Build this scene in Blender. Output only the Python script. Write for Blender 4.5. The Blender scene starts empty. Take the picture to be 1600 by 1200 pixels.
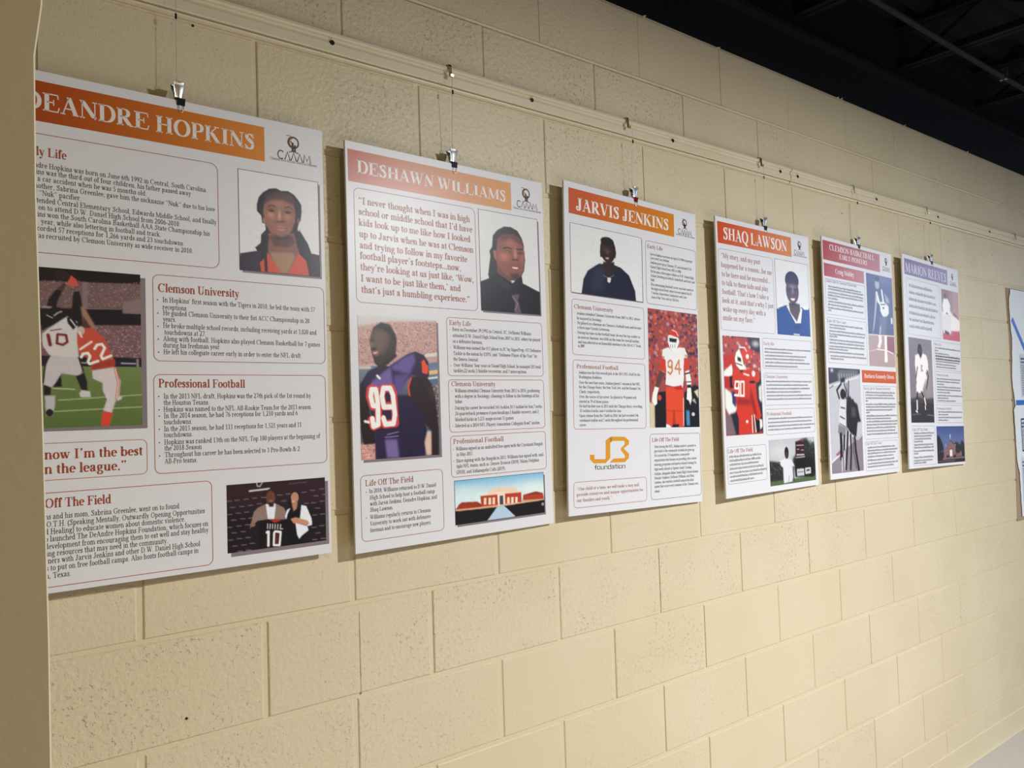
import bpy, math, random
import numpy as np
from mathutils import Matrix, Vector
random.seed(4); RNG=np.random.default_rng(11)
C=bpy.context.scene.collection; SC=bpy.context.scene
# ------------------------------------------------------------------ camera
cam=bpy.data.objects.new('camera',bpy.data.cameras.new('camera')); C.objects.link(cam); SC.camera=cam
cam.data.sensor_width=36; cam.data.lens=1287.9/1600*36; cam.data.clip_start=.02
_r=Vector((.775079,-.631040,-.032269)); _u=Vector((-.000943,-.052225,.998635)); _f=Vector((.631864,.773991,.041074))
cam.matrix_world=Matrix(((_r.x,_u.x,-_f.x,-.67754),(_r.y,_u.y,-_f.y,-1.65782),(_r.z,_u.z,-_f.z,1.61763),(0,0,0,1)))
# ------------------------------------------------------------------ light
w=bpy.data.worlds.new('hall'); SC.world=w; w.use_nodes=True
w.node_tree.nodes['Background'].inputs[0].default_value=(.80,.80,.80,1); w.node_tree.nodes['Background'].inputs[1].default_value=.012
def area(name,loc,target,sx,sy,watt,col,shape='RECTANGLE'):
    l=bpy.data.lights.new(name,'AREA'); l.shape=shape; l.size=sx; l.size_y=sy; l.energy=watt; l.color=col
    o=bpy.data.objects.new(name,l); C.objects.link(o); o.location=loc
    o.rotation_euler=(Vector(target)-Vector(loc)).to_track_quat('-Z','Y').to_euler(); return o
area('hall_lamp',(2.28,-2.9,2.90),(2.28,-2.9,0),.20,.20,250,(.94,.97,1),'DISK')
area('hall_lamp',(-.6,-3.5,2.95),(-.6,-3.5,0),.5,.5,50,(1,.74,.32),'DISK')
area('hall_lamp',(8.8,-2.9,2.98),(8.8,-2.9,0),2.4,1.0,34,(.36,.62,1))
area('daylight_window',(9.6,-3.6,2.75),(3.2,-.2,2.2),1.8,1.0,26,(.62,.78,1))
SC.view_settings.view_transform='Standard'; SC.view_settings.look='None'; SC.view_settings.exposure=0; SC.view_settings.gamma=1
SC.view_settings.use_curve_mapping=False
# ------------------------------------------------------------------ helpers
def s2l(c): c=np.asarray(c,float); return np.where(c<=.04045,c/12.92,((c+.055)/1.055)**2.4)
def hexl(h):
    if not isinstance(h,str): return tuple(float(x) for x in s2l([q/255 for q in h]))
    return tuple(float(x) for x in s2l([int(h[i:i+2],16)/255 for i in (0,2,4)]))
def tag(o,label=None,cat=None,group=None,kind=None):
    if label:o['label']=label
    if cat:o['category']=cat
    if group:o['group']=group
    if kind:o['kind']=kind
    return o
def mat(name,rgb,rough=.5,spec=.5,metal=0,fn=None):
    m=bpy.data.materials.new(name); m.use_nodes=True; b=m.node_tree.nodes['Principled BSDF']
    b.inputs['Base Color'].default_value=(*rgb,1); b.inputs['Roughness'].default_value=rough
    b.inputs['Specular IOR Level'].default_value=spec; b.inputs['Metallic'].default_value=metal
    if fn: fn(m.node_tree,b)
    return m
def mesh(name,V,F,m,parent=None,smooth=False):
    me=bpy.data.meshes.new(name); me.from_pydata([tuple(v) for v in V],[],[tuple(f) for f in F]); me.update()
    if smooth: me.polygons.foreach_set('use_smooth',[True]*len(me.polygons))
    me.materials.append(m); o=bpy.data.objects.new(name,me); C.objects.link(o); o.parent=parent; return o
def np_mesh(name,V,Q,m,parent,col=None):
    me=bpy.data.meshes.new(name); nv=len(V); nq=len(Q); me.vertices.add(nv); me.vertices.foreach_set('co',np.asarray(V,np.float32).ravel())
    me.loops.add(nq*4); me.loops.foreach_set('vertex_index',np.asarray(Q,np.int32).ravel())
    me.polygons.add(nq); me.polygons.foreach_set('loop_start',np.arange(0,nq*4,4,dtype=np.int32)); me.update(calc_edges=True)
    if col is not None:
        a=me.color_attributes.new('print','FLOAT_COLOR','POINT'); a.data.foreach_set('color',np.c_[col,np.ones(nv)].astype(np.float32).ravel())
    me.validate(); me.materials.append(m); o=bpy.data.objects.new(name,me); C.objects.link(o); o.parent=parent; return o
def box(x0,x1,y0,y1,z0,z1):
    V=[(x,y,z) for x in (x0,x1) for y in (y0,y1) for z in (z0,z1)]
    return V,[(0,1,3,2),(4,6,7,5),(0,4,5,1),(2,3,7,6),(0,2,6,4),(1,5,7,3)]
def bevel_box(x0,x1,y0,y1,z0,z1,b):
    """box whose -y face has chamfered rims"""
    V=[(x0+b,y0,z0+b),(x1-b,y0,z0+b),(x1-b,y0,z1-b),(x0+b,y0,z1-b),(x0,y0+b*.8,z0),(x1,y0+b*.8,z0),(x1,y0+b*.8,z1),(x0,y0+b*.8,z1),(x0,y1,z0),(x1,y1,z0),(x1,y1,z1),(x0,y1,z1)]
    F=[(0,1,2,3)]+[(i,(i+1)%4,(i+1)%4+4,i+4)[::-1] for i in range(4)]+[(i+4,(i+1)%4+4,(i+1)%4+8,i+8)[::-1] for i in range(4)]+[(11,10,9,8)]
    return V,F
def tube(pts,r,n=8,close=True):
    pts=[Vector(p) for p in pts]; V=[];F=[]; rr=r if hasattr(r,'__len__') else [r]*len(pts); nrm=None
    for i,p in enumerate(pts):
        t=((pts[min(i+1,len(pts)-1)]-p).normalized()+(p-pts[max(i-1,0)]).normalized()).normalized()
        if nrm is None: nrm=t.orthogonal().normalized()
        nrm=(nrm-t*nrm.dot(t)).normalized(); bn=t.cross(nrm)
        for k in range(n): a=2*math.pi*k/n; V.append(p+(nrm*math.cos(a)+bn*math.sin(a))*rr[i])
    for i in range(len(pts)-1):
        for k in range(n): F.append((i*n+k,i*n+(k+1)%n,(i+1)*n+(k+1)%n,(i+1)*n+k))
    if close: F.append(tuple(range(n))[::-1]); F.append(tuple((len(pts)-1)*n+k for k in range(n)))
    return V,F
def join(*parts):
    V=[];F=[]
    for v,f in parts: k=len(V); V+=list(v); F+=[tuple(i+k for i in q) for q in f]
    return V,F
def extrude(prof,x0,x1,axis='x'):
    """closed (y,z) profile swept along x"""
    n=len(prof); V=[(x0,y,z) for y,z in prof]+[(x1,y,z) for y,z in prof]
    return V,[(i,(i+1)%n,(i+1)%n+n,i+n) for i in range(n)]+[tuple(range(n))[::-1],tuple(range(n,2*n))]
# ------------------------------------------------------------------ materials
def paint_bump(strength,pit,scale=1.0,vary=True,stain=True):
    def fn(nt,b):
        N=nt.nodes; L=nt.links; tc=N.new('ShaderNodeTexCoord'); oi=N.new('ShaderNodeObjectInfo')
        geo=N.new('ShaderNodeNewGeometry')
        n1=N.new('ShaderNodeTexNoise'); n1.inputs['Scale'].default_value=95*scale; n1.inputs['Detail'].default_value=4; L.new(geo.outputs['Position'],n1.inputs['Vector'])
        n3=N.new('ShaderNodeTexNoise'); n3.inputs['Scale'].default_value=6*scale; n3.inputs['Detail'].default_value=3; L.new(geo.outputs['Position'],n3.inputs['Vector'])
        v=N.new('ShaderNodeTexNoise'); v.inputs['Scale'].default_value=105*scale; v.inputs['Detail'].default_value=3; v.inputs['Roughness'].default_value=.65; L.new(geo.outputs['Position'],v.inputs['Vector'])
        r=N.new('ShaderNodeMapRange'); r.inputs[1].default_value=.58; r.inputs[2].default_value=.74; r.inputs[3].default_value=0; r.inputs[4].default_value=-1; L.new(v.outputs[0],r.inputs[0])
        msk=N.new('ShaderNodeMapRange'); msk.inputs[1].default_value=.36; msk.inputs[2].default_value=.62; L.new(n3.outputs[0],msk.inputs[0])
        m=N.new('ShaderNodeMath'); m.operation='MULTIPLY'; L.new(r.outputs[0],m.inputs[0]); L.new(msk.outputs[0],m.inputs[1])
        m2=N.new('ShaderNodeMath'); m2.operation='MULTIPLY_ADD'; L.new(m.outputs[0],m2.inputs[0]); m2.inputs[1].default_value=pit; 
        h=N.new('ShaderNodeMath'); h.operation='MULTIPLY'; h.inputs[1].default_value=.85; L.new(n1.outputs[0],h.inputs[0]); L.new(h.outputs[0],m2.inputs[2])
        bp=N.new('ShaderNodeBump'); bp.inputs['Distance'].default_value=.0032; bp.inputs['Strength'].default_value=strength; L.new(m2.outputs[0],bp.inputs['Height'])
        if vary:
            rr=N.new('ShaderNodeMapRange'); rr.inputs[3].default_value=strength*.35; rr.inputs[4].default_value=strength; L.new(oi.outputs['Random'],rr.inputs[0]); L.new(rr.outputs[0],bp.inputs['Strength'])
        L.new(bp.outputs[0],b.inputs['Normal'])
        c=tuple(b.inputs['Base Color'].default_value)
        n4=N.new('ShaderNodeTexNoise'); n4.inputs['Scale'].default_value=2.4; n4.inputs['Detail'].default_value=5; L.new(geo.outputs['Position'],n4.inputs['Vector'])
        cr=N.new('ShaderNodeValToRGB'); cr.color_ramp.elements[0].position=.3; cr.color_ramp.elements[1].position=.7
        cr.color_ramp.elements[0].color=(c[0]*.96,c[1]*.95,c[2]*.92,1); cr.color_ramp.elements[1].color=(min(1,c[0]*1.02),min(1,c[1]*1.02),min(1,c[2]*1.03),1); L.new(n4.outputs[0],cr.inputs[0])
        pm=N.new('ShaderNodeMapRange'); pm.inputs[1].default_value=.80; pm.inputs[2].default_value=.83; L.new(v.outputs[0],pm.inputs[0])
        mx=N.new('ShaderNodeMix'); mx.data_type='RGBA'; L.new(pm.outputs[0],mx.inputs[0]); L.new(cr.outputs[0],mx.inputs[6]); mx.inputs[7].default_value=(c[0]*.55,c[1]*.5,c[2]*.42,1)
        L.new(mx.outputs[2],b.inputs['Base Color'])
    return fn
CREAM=(.67,.583,.40)
M_block=mat('cream_block_paint',CREAM,.42,.4,fn=paint_bump(.85,1.15))
M_mortar=mat('cream_mortar_paint',CREAM,.45,.4,fn=paint_bump(.45,.3,vary=False))
M_black=mat('black_overhead_paint',(.009,.0085,.0135),.7,.1,fn=paint_bump(.5,.6))
M_deck=mat('black_deck_paint',(.010,.010,.0135),.7,.1,fn=paint_bump(.5,.3,vary=False))
M_rail=mat('cream_gloss_trim_paint',(.715,.64,.465),.36,.5,fn=paint_bump(.10,.2,vary=False))
M_dark=mat('dark_gap',(.03,.02,.015),.8,.2)
M_board=mat('white_foam_board',(.76,.76,.79),.33,.35,fn=None)
M_core=mat('foam_core_edge',(.80,.77,.70),.6,.3)
def attr(nt,b):
    a=nt.nodes.new('ShaderNodeAttribute'); a.attribute_name='print'; nt.links.new(a.outputs['Color'],b.inputs['Base Color'])
M_print=mat('printed_picture',(.5,.5,.5),.31,.35,fn=attr)
INK={}
def ink(h):
    if h not in INK: INK[h]=mat('ink_'+'print',hexl(h),.33,.35)
    return INK[h]
def brushed(nt,b):
    n=nt.nodes.new('ShaderNodeTexNoise'); n.inputs['Scale'].default_value=220; r=nt.nodes.new('ShaderNodeMapRange'); r.inputs[3].default_value=b.inputs['Roughness'].default_value*.7; r.inputs[4].default_value=b.inputs['Roughness'].default_value*1.4
    nt.links.new(n.outputs[0],r.inputs[0]); nt.links.new(r.outputs[0],b.inputs['Roughness'])
M_chrome=mat('chrome',(.86,.84,.80),.27,.5,1,brushed); M_brass=mat('brass',(.62,.42,.16),.24,.5,1,brushed)
M_nylon=mat('clear_nylon',(.55,.52,.45),.25,.6); M_clipblack=mat('black_enamel',(.012,.012,.014),.22,.6,fn=brushed); M_clipred=mat('dark_red_enamel',(.16,.008,.008),.22,.6,fn=brushed)
# ------------------------------------------------------------------ the block wall
S=.2032; J=.0085; X0,X1=-1.40,5.9
lev=[i*S for i in range(0,17)]           # course joints from the floor up
lev[11]-=.012; lev[10]-=.006             # two courses laid slightly low, as in the photo
XE=10.4
wall=mesh('wall_back',*join(box(X0,XE,.0028,.20,0,lev[14]+.002)),M_mortar); tag(wall,kind='structure')
wallup=mesh('wall_back_upper',*join(box(X0,XE,.0028,.20,lev[14]+.002,lev[16]+.05)),M_black); tag(wallup,kind='structure')
CACHE={}
def block(x0,x1,z0,z1,jv,bv,m,parent):
    """one block face: jv = half width of the upright joints, bv = how far their arris is rounded"""
    jh=.0046; k=(round(x1-x0,4),round(z1-z0,4),jv,bv)
    if k not in CACHE:
        w,h=x1-x0-2*jv,z1-z0-2*jh; V=[(0,.02,0),(w,.02,0),(w,.02,h),(0,.02,h)]; n=4
        for (ix,iz,y) in ((0,0,.0036 if bv>.001 else .0006),(bv*.35,.0009,.0016 if bv>.001 else .0004),(bv,.0030,0)):
            V+=[(ix,y,iz),(w-ix,y,iz),(w-ix,y,h-iz),(ix,y,h-iz)]
        F=[]
        for r in range(3): F+=[(4*r+i,4*r+(i+1)%4,4*r+4+(i+1)%4,4*r+4+i) for i in range(4)]
        F+=[(12,13,14,15),(3,2,1,0)]; me=bpy.data.meshes.new('block'); me.from_pydata(V,[],F); me.materials.append(m); me.update(); CACHE[k]=me
    o=bpy.data.objects.new('block',CACHE[k]); C.objects.link(o); o.parent=parent
    o.location=(x0+jv,random.uniform(-.0005,.0005),z0+jh)
for r in range(14):
    odd=(r%2==0)                          # parity of the upright joints
    xs=[n*S for n in range(-7,30) if (n%2==1)==odd]
    if odd: xs=[x-(.038 if x<-.1 else 0) for x in xs]
    xs=[X0]+[x for x in xs if X0+.05<x<X1-.05]+[X1]
    for a,b in zip(xs,xs[1:]):
        # upright joints are open near the wall end and painted nearly shut farther along and above the rail
        if r==13 or (r==12 and a>1.1) or a>3.0: jv,bv=.0007,.0006
        elif (r==11 and a>.95) or a>2.1: jv,bv=.0012,.0012
        elif a>1.2 or (r>=11 and a<0): jv,bv=.0026,.0020
        else: jv,bv=.0050,.0036
        block(a,b,lev[r],lev[r+1],jv,bv,M_block,wall)
far=[]
for r in range(14):
    xs=[X1]+[n*S for n in range(30,52) if (n%2==1)==(r%2==0) and n*S>X1+.05]+[XE]
    for a,b in zip(xs,xs[1:]): far.append(bevel_box(a+.0008,b-.0008,0,.01,lev[r]+.0046,lev[r+1]-.0046,.0025))
tag(mesh('far_blocks',*join(*far),M_block,wall),kind='stuff')
wr=mesh('wall_right',*box(XE,XE+.15,-5,.2,0,3.42),M_mortar); tag(wr,kind='structure')
crk=mesh('hairline_crack',*join(*[box(.2160+random.uniform(-.0006,.0003),.2170+random.uniform(-.0003,.0006),-.0008,.002,1.018+i*.02,1.039+i*.02) for i in range(9)]),mat('dull_brown_crack',(.27,.22,.14),.8,.2),wall)  # dull brown slivers laid along the crack line
mesh('mortar_bead',*extrude([(-.0002,2.6375),(-.0030,2.6392),(-.0040,2.6418),(-.0032,2.6446),(-.0002,2.6468),(.003,2.642)][::-1],.1,XE),M_mortar,wall)
for i,(x,z) in enumerate(((2.42,2.8485),(2.39,2.846),(1.62,2.8445),(2.95,2.8465),(3.6,2.8475),(1.25,2.8465))):
    w_=random.uniform(.006,.014); mesh('paint_fleck',[(x-w_,-.0012,z-.0035),(x+w_*.3,-.0016,z-.004),(x+w_,-.003,z+.004),(x-w_*.2,-.0014,z+.0015),(x,.004,z)],[(0,1,2,3),(0,4,1),(1,4,2),(2,4,3),(3,4,0)],M_rail if i<2 else M_block,wall)
# ------------------------------------------------------------------ floor, baseboard, ceiling
def floor_fn(nt,b):
    N=nt.nodes;L=nt.links;g=N.new('ShaderNodeNewGeometry');n=N.new('ShaderNodeTexNoise');n.inputs['Scale'].default_value=40;n.inputs['Detail'].default_value=6;L.new(g.outputs['Position'],n.inputs['Vector'])
    cr=N.new('ShaderNodeValToRGB');cr.color_ramp.elements[0].color=(.46,.42,.40,1);cr.color_ramp.elements[1].color=(.58,.53,.51,1);L.new(n.outputs[0],cr.inputs[0]);L.new(cr.outputs[0],b.inputs['Base Color'])
fl=mesh('floor',*box(X0,XE,-5,.2,-.05,0),mat('vinyl_floor',(.5,.47,.45),.35,.5,fn=floor_fn)); tag(fl,kind='structure')
bp=[(0.0045,.0),(-.0125,.0),(-.0125,.003),(-.0095,.006),(-.0075,.014),(-.0055,.028),(-.0045,.05),(-.0045,.098),(-.002,.102),(.0045,.102)]
bb=mesh('baseboard_back',*extrude(bp[::-1],X0,XE),M_mortar,smooth=False); tag(bb,kind='structure')
# corrugated deck: ribs run along x
prof=[];y=.2
while y>-4.8:
    prof+=[(y,3.30),(y-.05,3.30),(y-.07,3.34),(y-.13,3.34)]; y-=.15
prof+=[(y,3.42),(.2,3.42)]
ce=mesh('ceiling',*extrude(prof,X0,XE),M_deck); tag(ce,kind='structure')
tr=mesh('trim_3',*box(.6,XE,-.035,.006,3.012,3.03),M_deck); tag(tr,kind='structure')
for i,x in enumerate((1.32,2.14,2.96,3.77,4.60,5.4)):
    e=bpy.data.objects.new('ceiling_joist',None); C.objects.link(e); e.location=(x,-1.5,3.1)
    names=['first','second','third','fourth','fifth','farthest']
    tag(e,'black steel bar joist overhead, %s out from the wall top\'s near end'%names[i] if i<5 else 'black steel bar joist overhead at the far right end','joist','black bar joists under the ceiling')
    mesh('bottom_chord',*join(box(-.032,-.004,-1.65,1.5,0,.028),box(.004,.032,-1.65,1.5,0,.028)),M_black,e)
    mesh('top_chord',*join(box(-.04,-.004,-1.65,1.5,.17,.2),box(.004,.04,-1.65,1.5,.17,.2)),M_black,e)
    pts=[(0,1.45-.3*j,.18 if j%2 else .02) for j in range(11)]
    mesh('web_rod',*tube(pts,.009,8),M_black,e)
cp=mesh('conduit_pipe',*tube([(1.2+.5*i,-.262,3.072+.004*math.sin(i*1.3)) for i in range(10)],.0125,12),mat('dark_conduit',(.012,.012,.016),.6,.2,fn=brushed),smooth=True)
tag(cp,'thin black conduit running under the joists along the wall','pipe')
cb=mesh('cable_loop',*tube([(4.16,-.44,3.098),(4.10,-.42,3.05),(4.0,-.38,3.015),(3.86,-.36,3.02),(3.815,-.34,3.092)],.005,8),M_black,smooth=True)
tag(cb,'black cable sagging in a loop between two joists','cable')
fx=mesh('conduit_clip',*join(box(-.006,.006,-.016,.016,-.004,.05),box(-.012,.012,-.016,-.012,-.004,.01)),M_chrome); fx.location=(3.36,-.262,3.062); tag(fx,'small pale metal clip catching light on the overhead conduit','clip')
# ------------------------------------------------------------------ near wall end on the left
def at(px,py,d):
    v=_r*((px-800)/1287.9)+_u*(-(py-600)/1287.9)+_f; return Vector((-.67754,-1.65782,1.61763))+v*d
D=.62
e=[at(76,-60,D),at(71,0,D),at(57.5,82,D),at(57.5,300,D),at(66,650,D),at(73,1000,D),at(75,1300,D)]
e=[Vector((p.x,e[3].y,p.z)) for p in e]
e=[Vector((e[0].x+.02,e[0].y,3.1))]+e+[Vector((e[-1].x+.002,e[-1].y,0))]
V=[];n=len(e)
for dx,dy in ((-.50,.24),(-.0012,.0008),(0,.0022),(.0,.16),(-.46,.46)):
    V+=[(p.x+dx,p.y+dy,p.z) for p in e]
F=[]
for j in range(5):
    a=j*n;b=((j+1)%5)*n
    for i in range(n-1): F.append((a+i,a+i+1,b+i+1,b+i))
F+= [tuple(j*n for j in range(5)),tuple(j*n+n-1 for j in range(5))[::-1]]
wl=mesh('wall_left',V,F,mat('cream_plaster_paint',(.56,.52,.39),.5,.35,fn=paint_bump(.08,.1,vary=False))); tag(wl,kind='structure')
# ------------------------------------------------------------------ picture rail (two lengths, butted)
rp=[(.004,2.447),(-.013,2.447),(-.0145,2.449),(-.0145,2.4685),(-.0125,2.471),(-.0112,2.4765),(-.0125,2.4795),(-.0175,2.4815),(-.0200,2.4855),(-.0195,2.491),(-.015,2.494),(-.006,2.494),(-.006,2.4905),(.004,2.4905)]
SEAM=2.006
for i,(a,b) in enumerate(((X0,SEAM-.0016),(SEAM+.0016,XE))):
    t=mesh('trim_%d'%(i+1),*extrude(rp[::-1],a,b),M_rail); tag(t,kind='structure')
    mesh('caulk_bead',*extrude([(.004,2.4375),(-.003,2.438),(-.0075,2.4405),(-.0085,2.4445),(-.004,2.4455),(.004,2.4455)][::-1],a,b),M_rail,t)
    for sx in [s for s in (.176,.765,1.347,1.940,2.052,2.637,3.203,3.780) if a<s<b]:
        V,F=tube([(sx,-.0078,2.470),(sx,-.0155,2.470)],[.0052,.0058],12)
        mesh('screw_head',V,F,M_clipblack,t)
mesh('seam_gap',*join(box(SEAM-.0012,SEAM+.0012,-.010,.004,2.447,2.492)),M_dark,bpy.data.objects['trim_1'])
# ------------------------------------------------------------------ pen-drawn serif lettering
G={'A':(722,"t 110 20 350 655;T 335 655 590 20;H 190 480 220;H 20 200 20;H 480 705 20"),'B':(667,"V 180 0 662;H 30 330 20;H 30 320 642;A 320 495 170 150 -90 90;A 330 175 210 158 -90 90;H 180 340 345"),
'C':(722,"A 390 331 295 322 50 310;t 640 450 640 655;D2 600 590"),'D':(722,"V 170 0 662;H 30 350 20;H 30 350 642;A 330 331 300 312 -90 90"),
'E':(667,"V 180 0 662;H 30 600 20;H 30 590 642;H 170 430 345;t 590 20 635 190;t 585 642 600 490;t 430 240 430 450"),'F':(611,"V 180 0 662;H 30 340 20;H 30 570 642;H 170 420 345;t 565 642 580 490;t 420 240 420 450"),
'G':(778,"A 390 331 295 322 50 315;V 620 60 300;H 470 755 290;t 650 450 650 655"),'H':(778,"V 170 0 662;V 605 0 662;H 170 600 340;H 30 310 20;H 465 745 20;H 30 310 642;H 465 745 642"),
'I':(389,"V 195 0 662;H 45 345 20;H 45 345 642"),'J':(500,"V 310 130 662;H 165 460 642;A 195 140 115 125 180 350;D 100 150"),
'K':(778,"V 170 0 662;H 30 310 20;H 30 310 642;t 200 290 580 642;T 320 410 640 20;H 470 700 642;H 520 760 20"),'L':(667,"V 170 0 662;H 30 600 20;H 30 320 642;t 590 20 635 220"),
'M':(944,"t 130 0 130 655;T 160 650 440 60;t 450 40 760 650;V 780 0 662;H 20 240 20;H 20 190 642;H 650 920 20;H 770 920 642"),'N':(722,"t 120 0 120 650;T 120 650 590 50;t 610 0 610 662;H 20 220 20;H 20 190 642;H 510 710 642"),
'O':(778,"A 389 331 290 318 0 360"),'P':(611,"V 170 0 662;H 30 320 20;H 30 330 642;A 320 480 190 162 -90 90;H 170 320 318"),'Q':(778,"A 389 331 290 318 0 360;T 390 10 520 -110;H 480 680 -130"),
'R':(722,"V 170 0 662;H 30 310 20;H 30 330 642;A 320 492 185 150 -90 90;H 170 320 342;T 320 342 570 30;H 550 715 20"),'S':(556,"P 440 545 370 625 280 642 190 615;T 165 600 140 520 195 440;T 180 450 370 320 425 220;P 430 230 400 90 330 30 245 18 150 50 85 130;t 460 470 460 655;t 65 10 65 200"),
'T':(667,"V 333 0 662;H 180 490 20;H 45 620 642;t 50 642 35 480;t 617 642 635 480"),'U':(722,"V 165 200 662;A 362 215 197 197 180 360;t 560 215 560 662;H 20 310 642;H 460 680 642"),
'V':(722,"T 140 642 375 20;t 395 20 600 642;H 10 290 642;H 490 710 642"),'W':(1000,"T 130 642 330 20;t 355 20 520 560;T 470 642 680 20;t 710 20 880 642;H 10 280 642;H 360 620 642;H 790 990 642"),
'X':(722,"T 140 642 580 20;t 130 20 570 642;H 20 300 642;H 460 690 642;H 20 230 20;H 440 710 20"),'Y':(722,"T 140 642 360 330;t 370 330 590 642;V 365 0 340;H 20 300 642;H 480 710 642;H 220 510 20"),
'Z':(667,"T 520 620 140 40;H 80 590 642;H 50 600 20;t 80 642 65 480;t 600 20 630 200"),
'a':(500,"V 330 60 340;A 220 335 110 110 0 160;D 115 350;P 330 265 200 225 105 170 85 105 125 40 190 20 270 50 330 110;t 340 60 400 15 470 50"),'b':(556,"V 130 0 680;A 300 225 160 210 -150 150;H 20 130 660"),
'c':(444,"A 240 228 160 210 45 320;D 345 345"),'d':(556,"V 400 0 680;A 245 225 155 210 30 330;H 290 400 660;H 400 520 20"),'e':(444,"A 230 228 155 210 0 315;H 85 385 250"),
'f':(333,"V 150 0 560;A 250 560 100 110 70 180;H 30 270 20;H 25 290 440;D 300 600"),'g':(500,"A 225 295 125 145 0 360;H 300 460 420;P 160 160 105 95 200 45 340 30 420 -50 380 -150 230 -195 90 -160 65 -90 160 0"),
'h':(556,"V 130 0 680;A 285 300 135 145 10 150;V 420 0 310;H 20 230 20;H 320 535 20;H 20 130 660"),'i':(278,"V 145 0 450;D 140 600;H 30 250 20;H 25 145 430"),
'j':(333,"V 180 -60 450;A 90 -70 90 120 240 360;D 180 600;H 60 180 430"),'k':(556,"V 130 0 680;t 150 200 380 430;T 230 290 430 20;H 20 230 20;H 300 490 430;H 340 545 20;H 20 130 660"),
'l':(278,"V 140 0 680;H 30 250 20;H 25 140 660"),'m':(833,"V 130 0 450;A 275 300 130 145 10 150;V 410 0 310;A 555 300 130 145 10 150;V 695 0 310;H 20 230 20;H 315 500 20;H 600 805 20;H 20 130 430"),
'n':(556,"V 130 0 450;A 285 300 135 145 10 150;V 420 0 310;H 20 230 20;H 320 535 20;H 20 130 430"),'o':(500,"A 250 228 170 210 0 360"),'p':(556,"V 130 -210 450;A 300 225 160 210 -150 150;H 20 240 -195;H 20 130 430"),
'q':(556,"V 400 -210 450;A 245 225 155 210 30 330;H 300 520 -195"),'r':(444,"V 140 0 450;A 270 320 120 115 50 170;D 345 370;H 20 250 20;H 20 140 430"),
's':(389,"P 300 370 240 432 170 437 105 400;T 110 400 100 320 180 260;T 160 270 270 195 290 120;P 290 140 265 50 200 20 140 20 70 90;t 310 310 310 450;t 55 10 55 140"),
't':(333,"V 150 100 560;A 230 110 80 95 180 300;H 30 300 440"),'u':(556,"V 130 120 450;A 255 135 125 120 180 350;V 405 0 450;H 20 130 430;H 290 400 430;H 405 530 20"),
'v':(500,"T 100 430 245 20;t 265 20 400 430;H 10 210 430;H 320 480 430"),'w':(722,"T 100 430 235 20;t 255 20 360 400;T 340 430 480 20;t 500 20 620 430;H 10 210 430;H 270 460 430;H 550 710 430"),
'x':(500,"T 100 430 400 20;t 100 20 390 430;H 10 210 430;H 310 480 430;H 10 180 20;H 300 490 20"),'y':(500,"T 100 430 250 40;t 400 430 230 -120 150 -190;D 95 -150;H 10 210 430;H 320 480 430"),
'z':(444,"T 340 410 100 50;H 60 390 430;H 50 400 20;t 60 430 50 320;t 400 20 420 130"),
'0':(500,"A 250 331 160 318 0 360"),'1':(500,"V 260 0 676;H 110 400 20;t 110 560 250 650"),'2':(500,"A 235 490 145 175 -10 165;P 380 450 330 320 70 60;H2 60 420 40;t 420 40 445 150"),
'3':(500,"A 225 500 130 155 -70 155;A 215 190 165 175 -130 85"),'4':(500,"V 330 0 676;t 310 650 40 220;H 40 460 190;H 40 460 215"),'5':(500,"t 150 640 120 380;H2 140 410 610;A 210 220 175 195 -140 115"),
'6':(500,"A 255 200 155 190 0 360;A 430 240 330 420 115 180"),'7':(500,"H2 60 430 620;t 430 620 190 0;t 440 620 215 0"),'8':(500,"A 250 490 120 150 0 360;A 250 175 155 165 0 360"),'9':(500,"A 245 460 150 200 0 360;A 80 430 320 420 -65 10"),
'.':(250,"D 125 45"),',':(250,"D 125 45;t 155 40 90 -110"),'’':(300,"D 150 610;t 185 610 120 480"),'‘':(300,"D 150 520;t 115 520 180 650"),"”":(500,"D 140 610;t 175 610 110 480;D 340 610;t 375 610 310 480"),
'“':(500,"D 140 520;t 105 520 170 650;D 340 520;t 305 520 370 650"),'-':(333,"H2 50 280 220"),'(':(333,"A 350 240 230 440 120 240"),')':(333,"A -20 240 230 440 -60 60"),':':(333,"D 165 45;D 165 400"),
'&':(833,"A 320 520 110 130 0 360;T 230 440 620 30;A 290 180 200 165 100 330;t 480 120 700 400;H 600 800 400;H 560 790 20"),'#':(500,"t 150 0 210 660;t 310 0 370 660;H 40 470 230;H 40 470 430"),' ':(250,"")}
GS={'f':(420,"L 200 0 200 520 300 640 400 640;L 60 400 360 400"),'o':(620,"L 90 60 90 440 530 440 530 60 90 60"),'u':(620,"L 90 480 90 40 530 40 530 480"),'n':(620,"L 90 0 90 440 530 440 530 0"),'d':(620,"L 530 680 530 40 90 40 90 440 530 440"),
'a':(600,"L 110 440 500 440 500 40 90 40 90 250 500 250"),'t':(420,"L 200 680 200 60 330 40;L 60 440 380 440"),'i':(260,"L 130 0 130 480;L 130 600 130 680"),
'C':(690,"L 590 560 470 650 320 660 160 590 80 440 70 280 140 110 280 20 430 10 560 80"),'^':(600,"L 40 0 300 650 560 0"),'M':(820,"L 60 0 150 650 410 150 670 650 760 0"),' ':(300,"")}
GC={}
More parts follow.
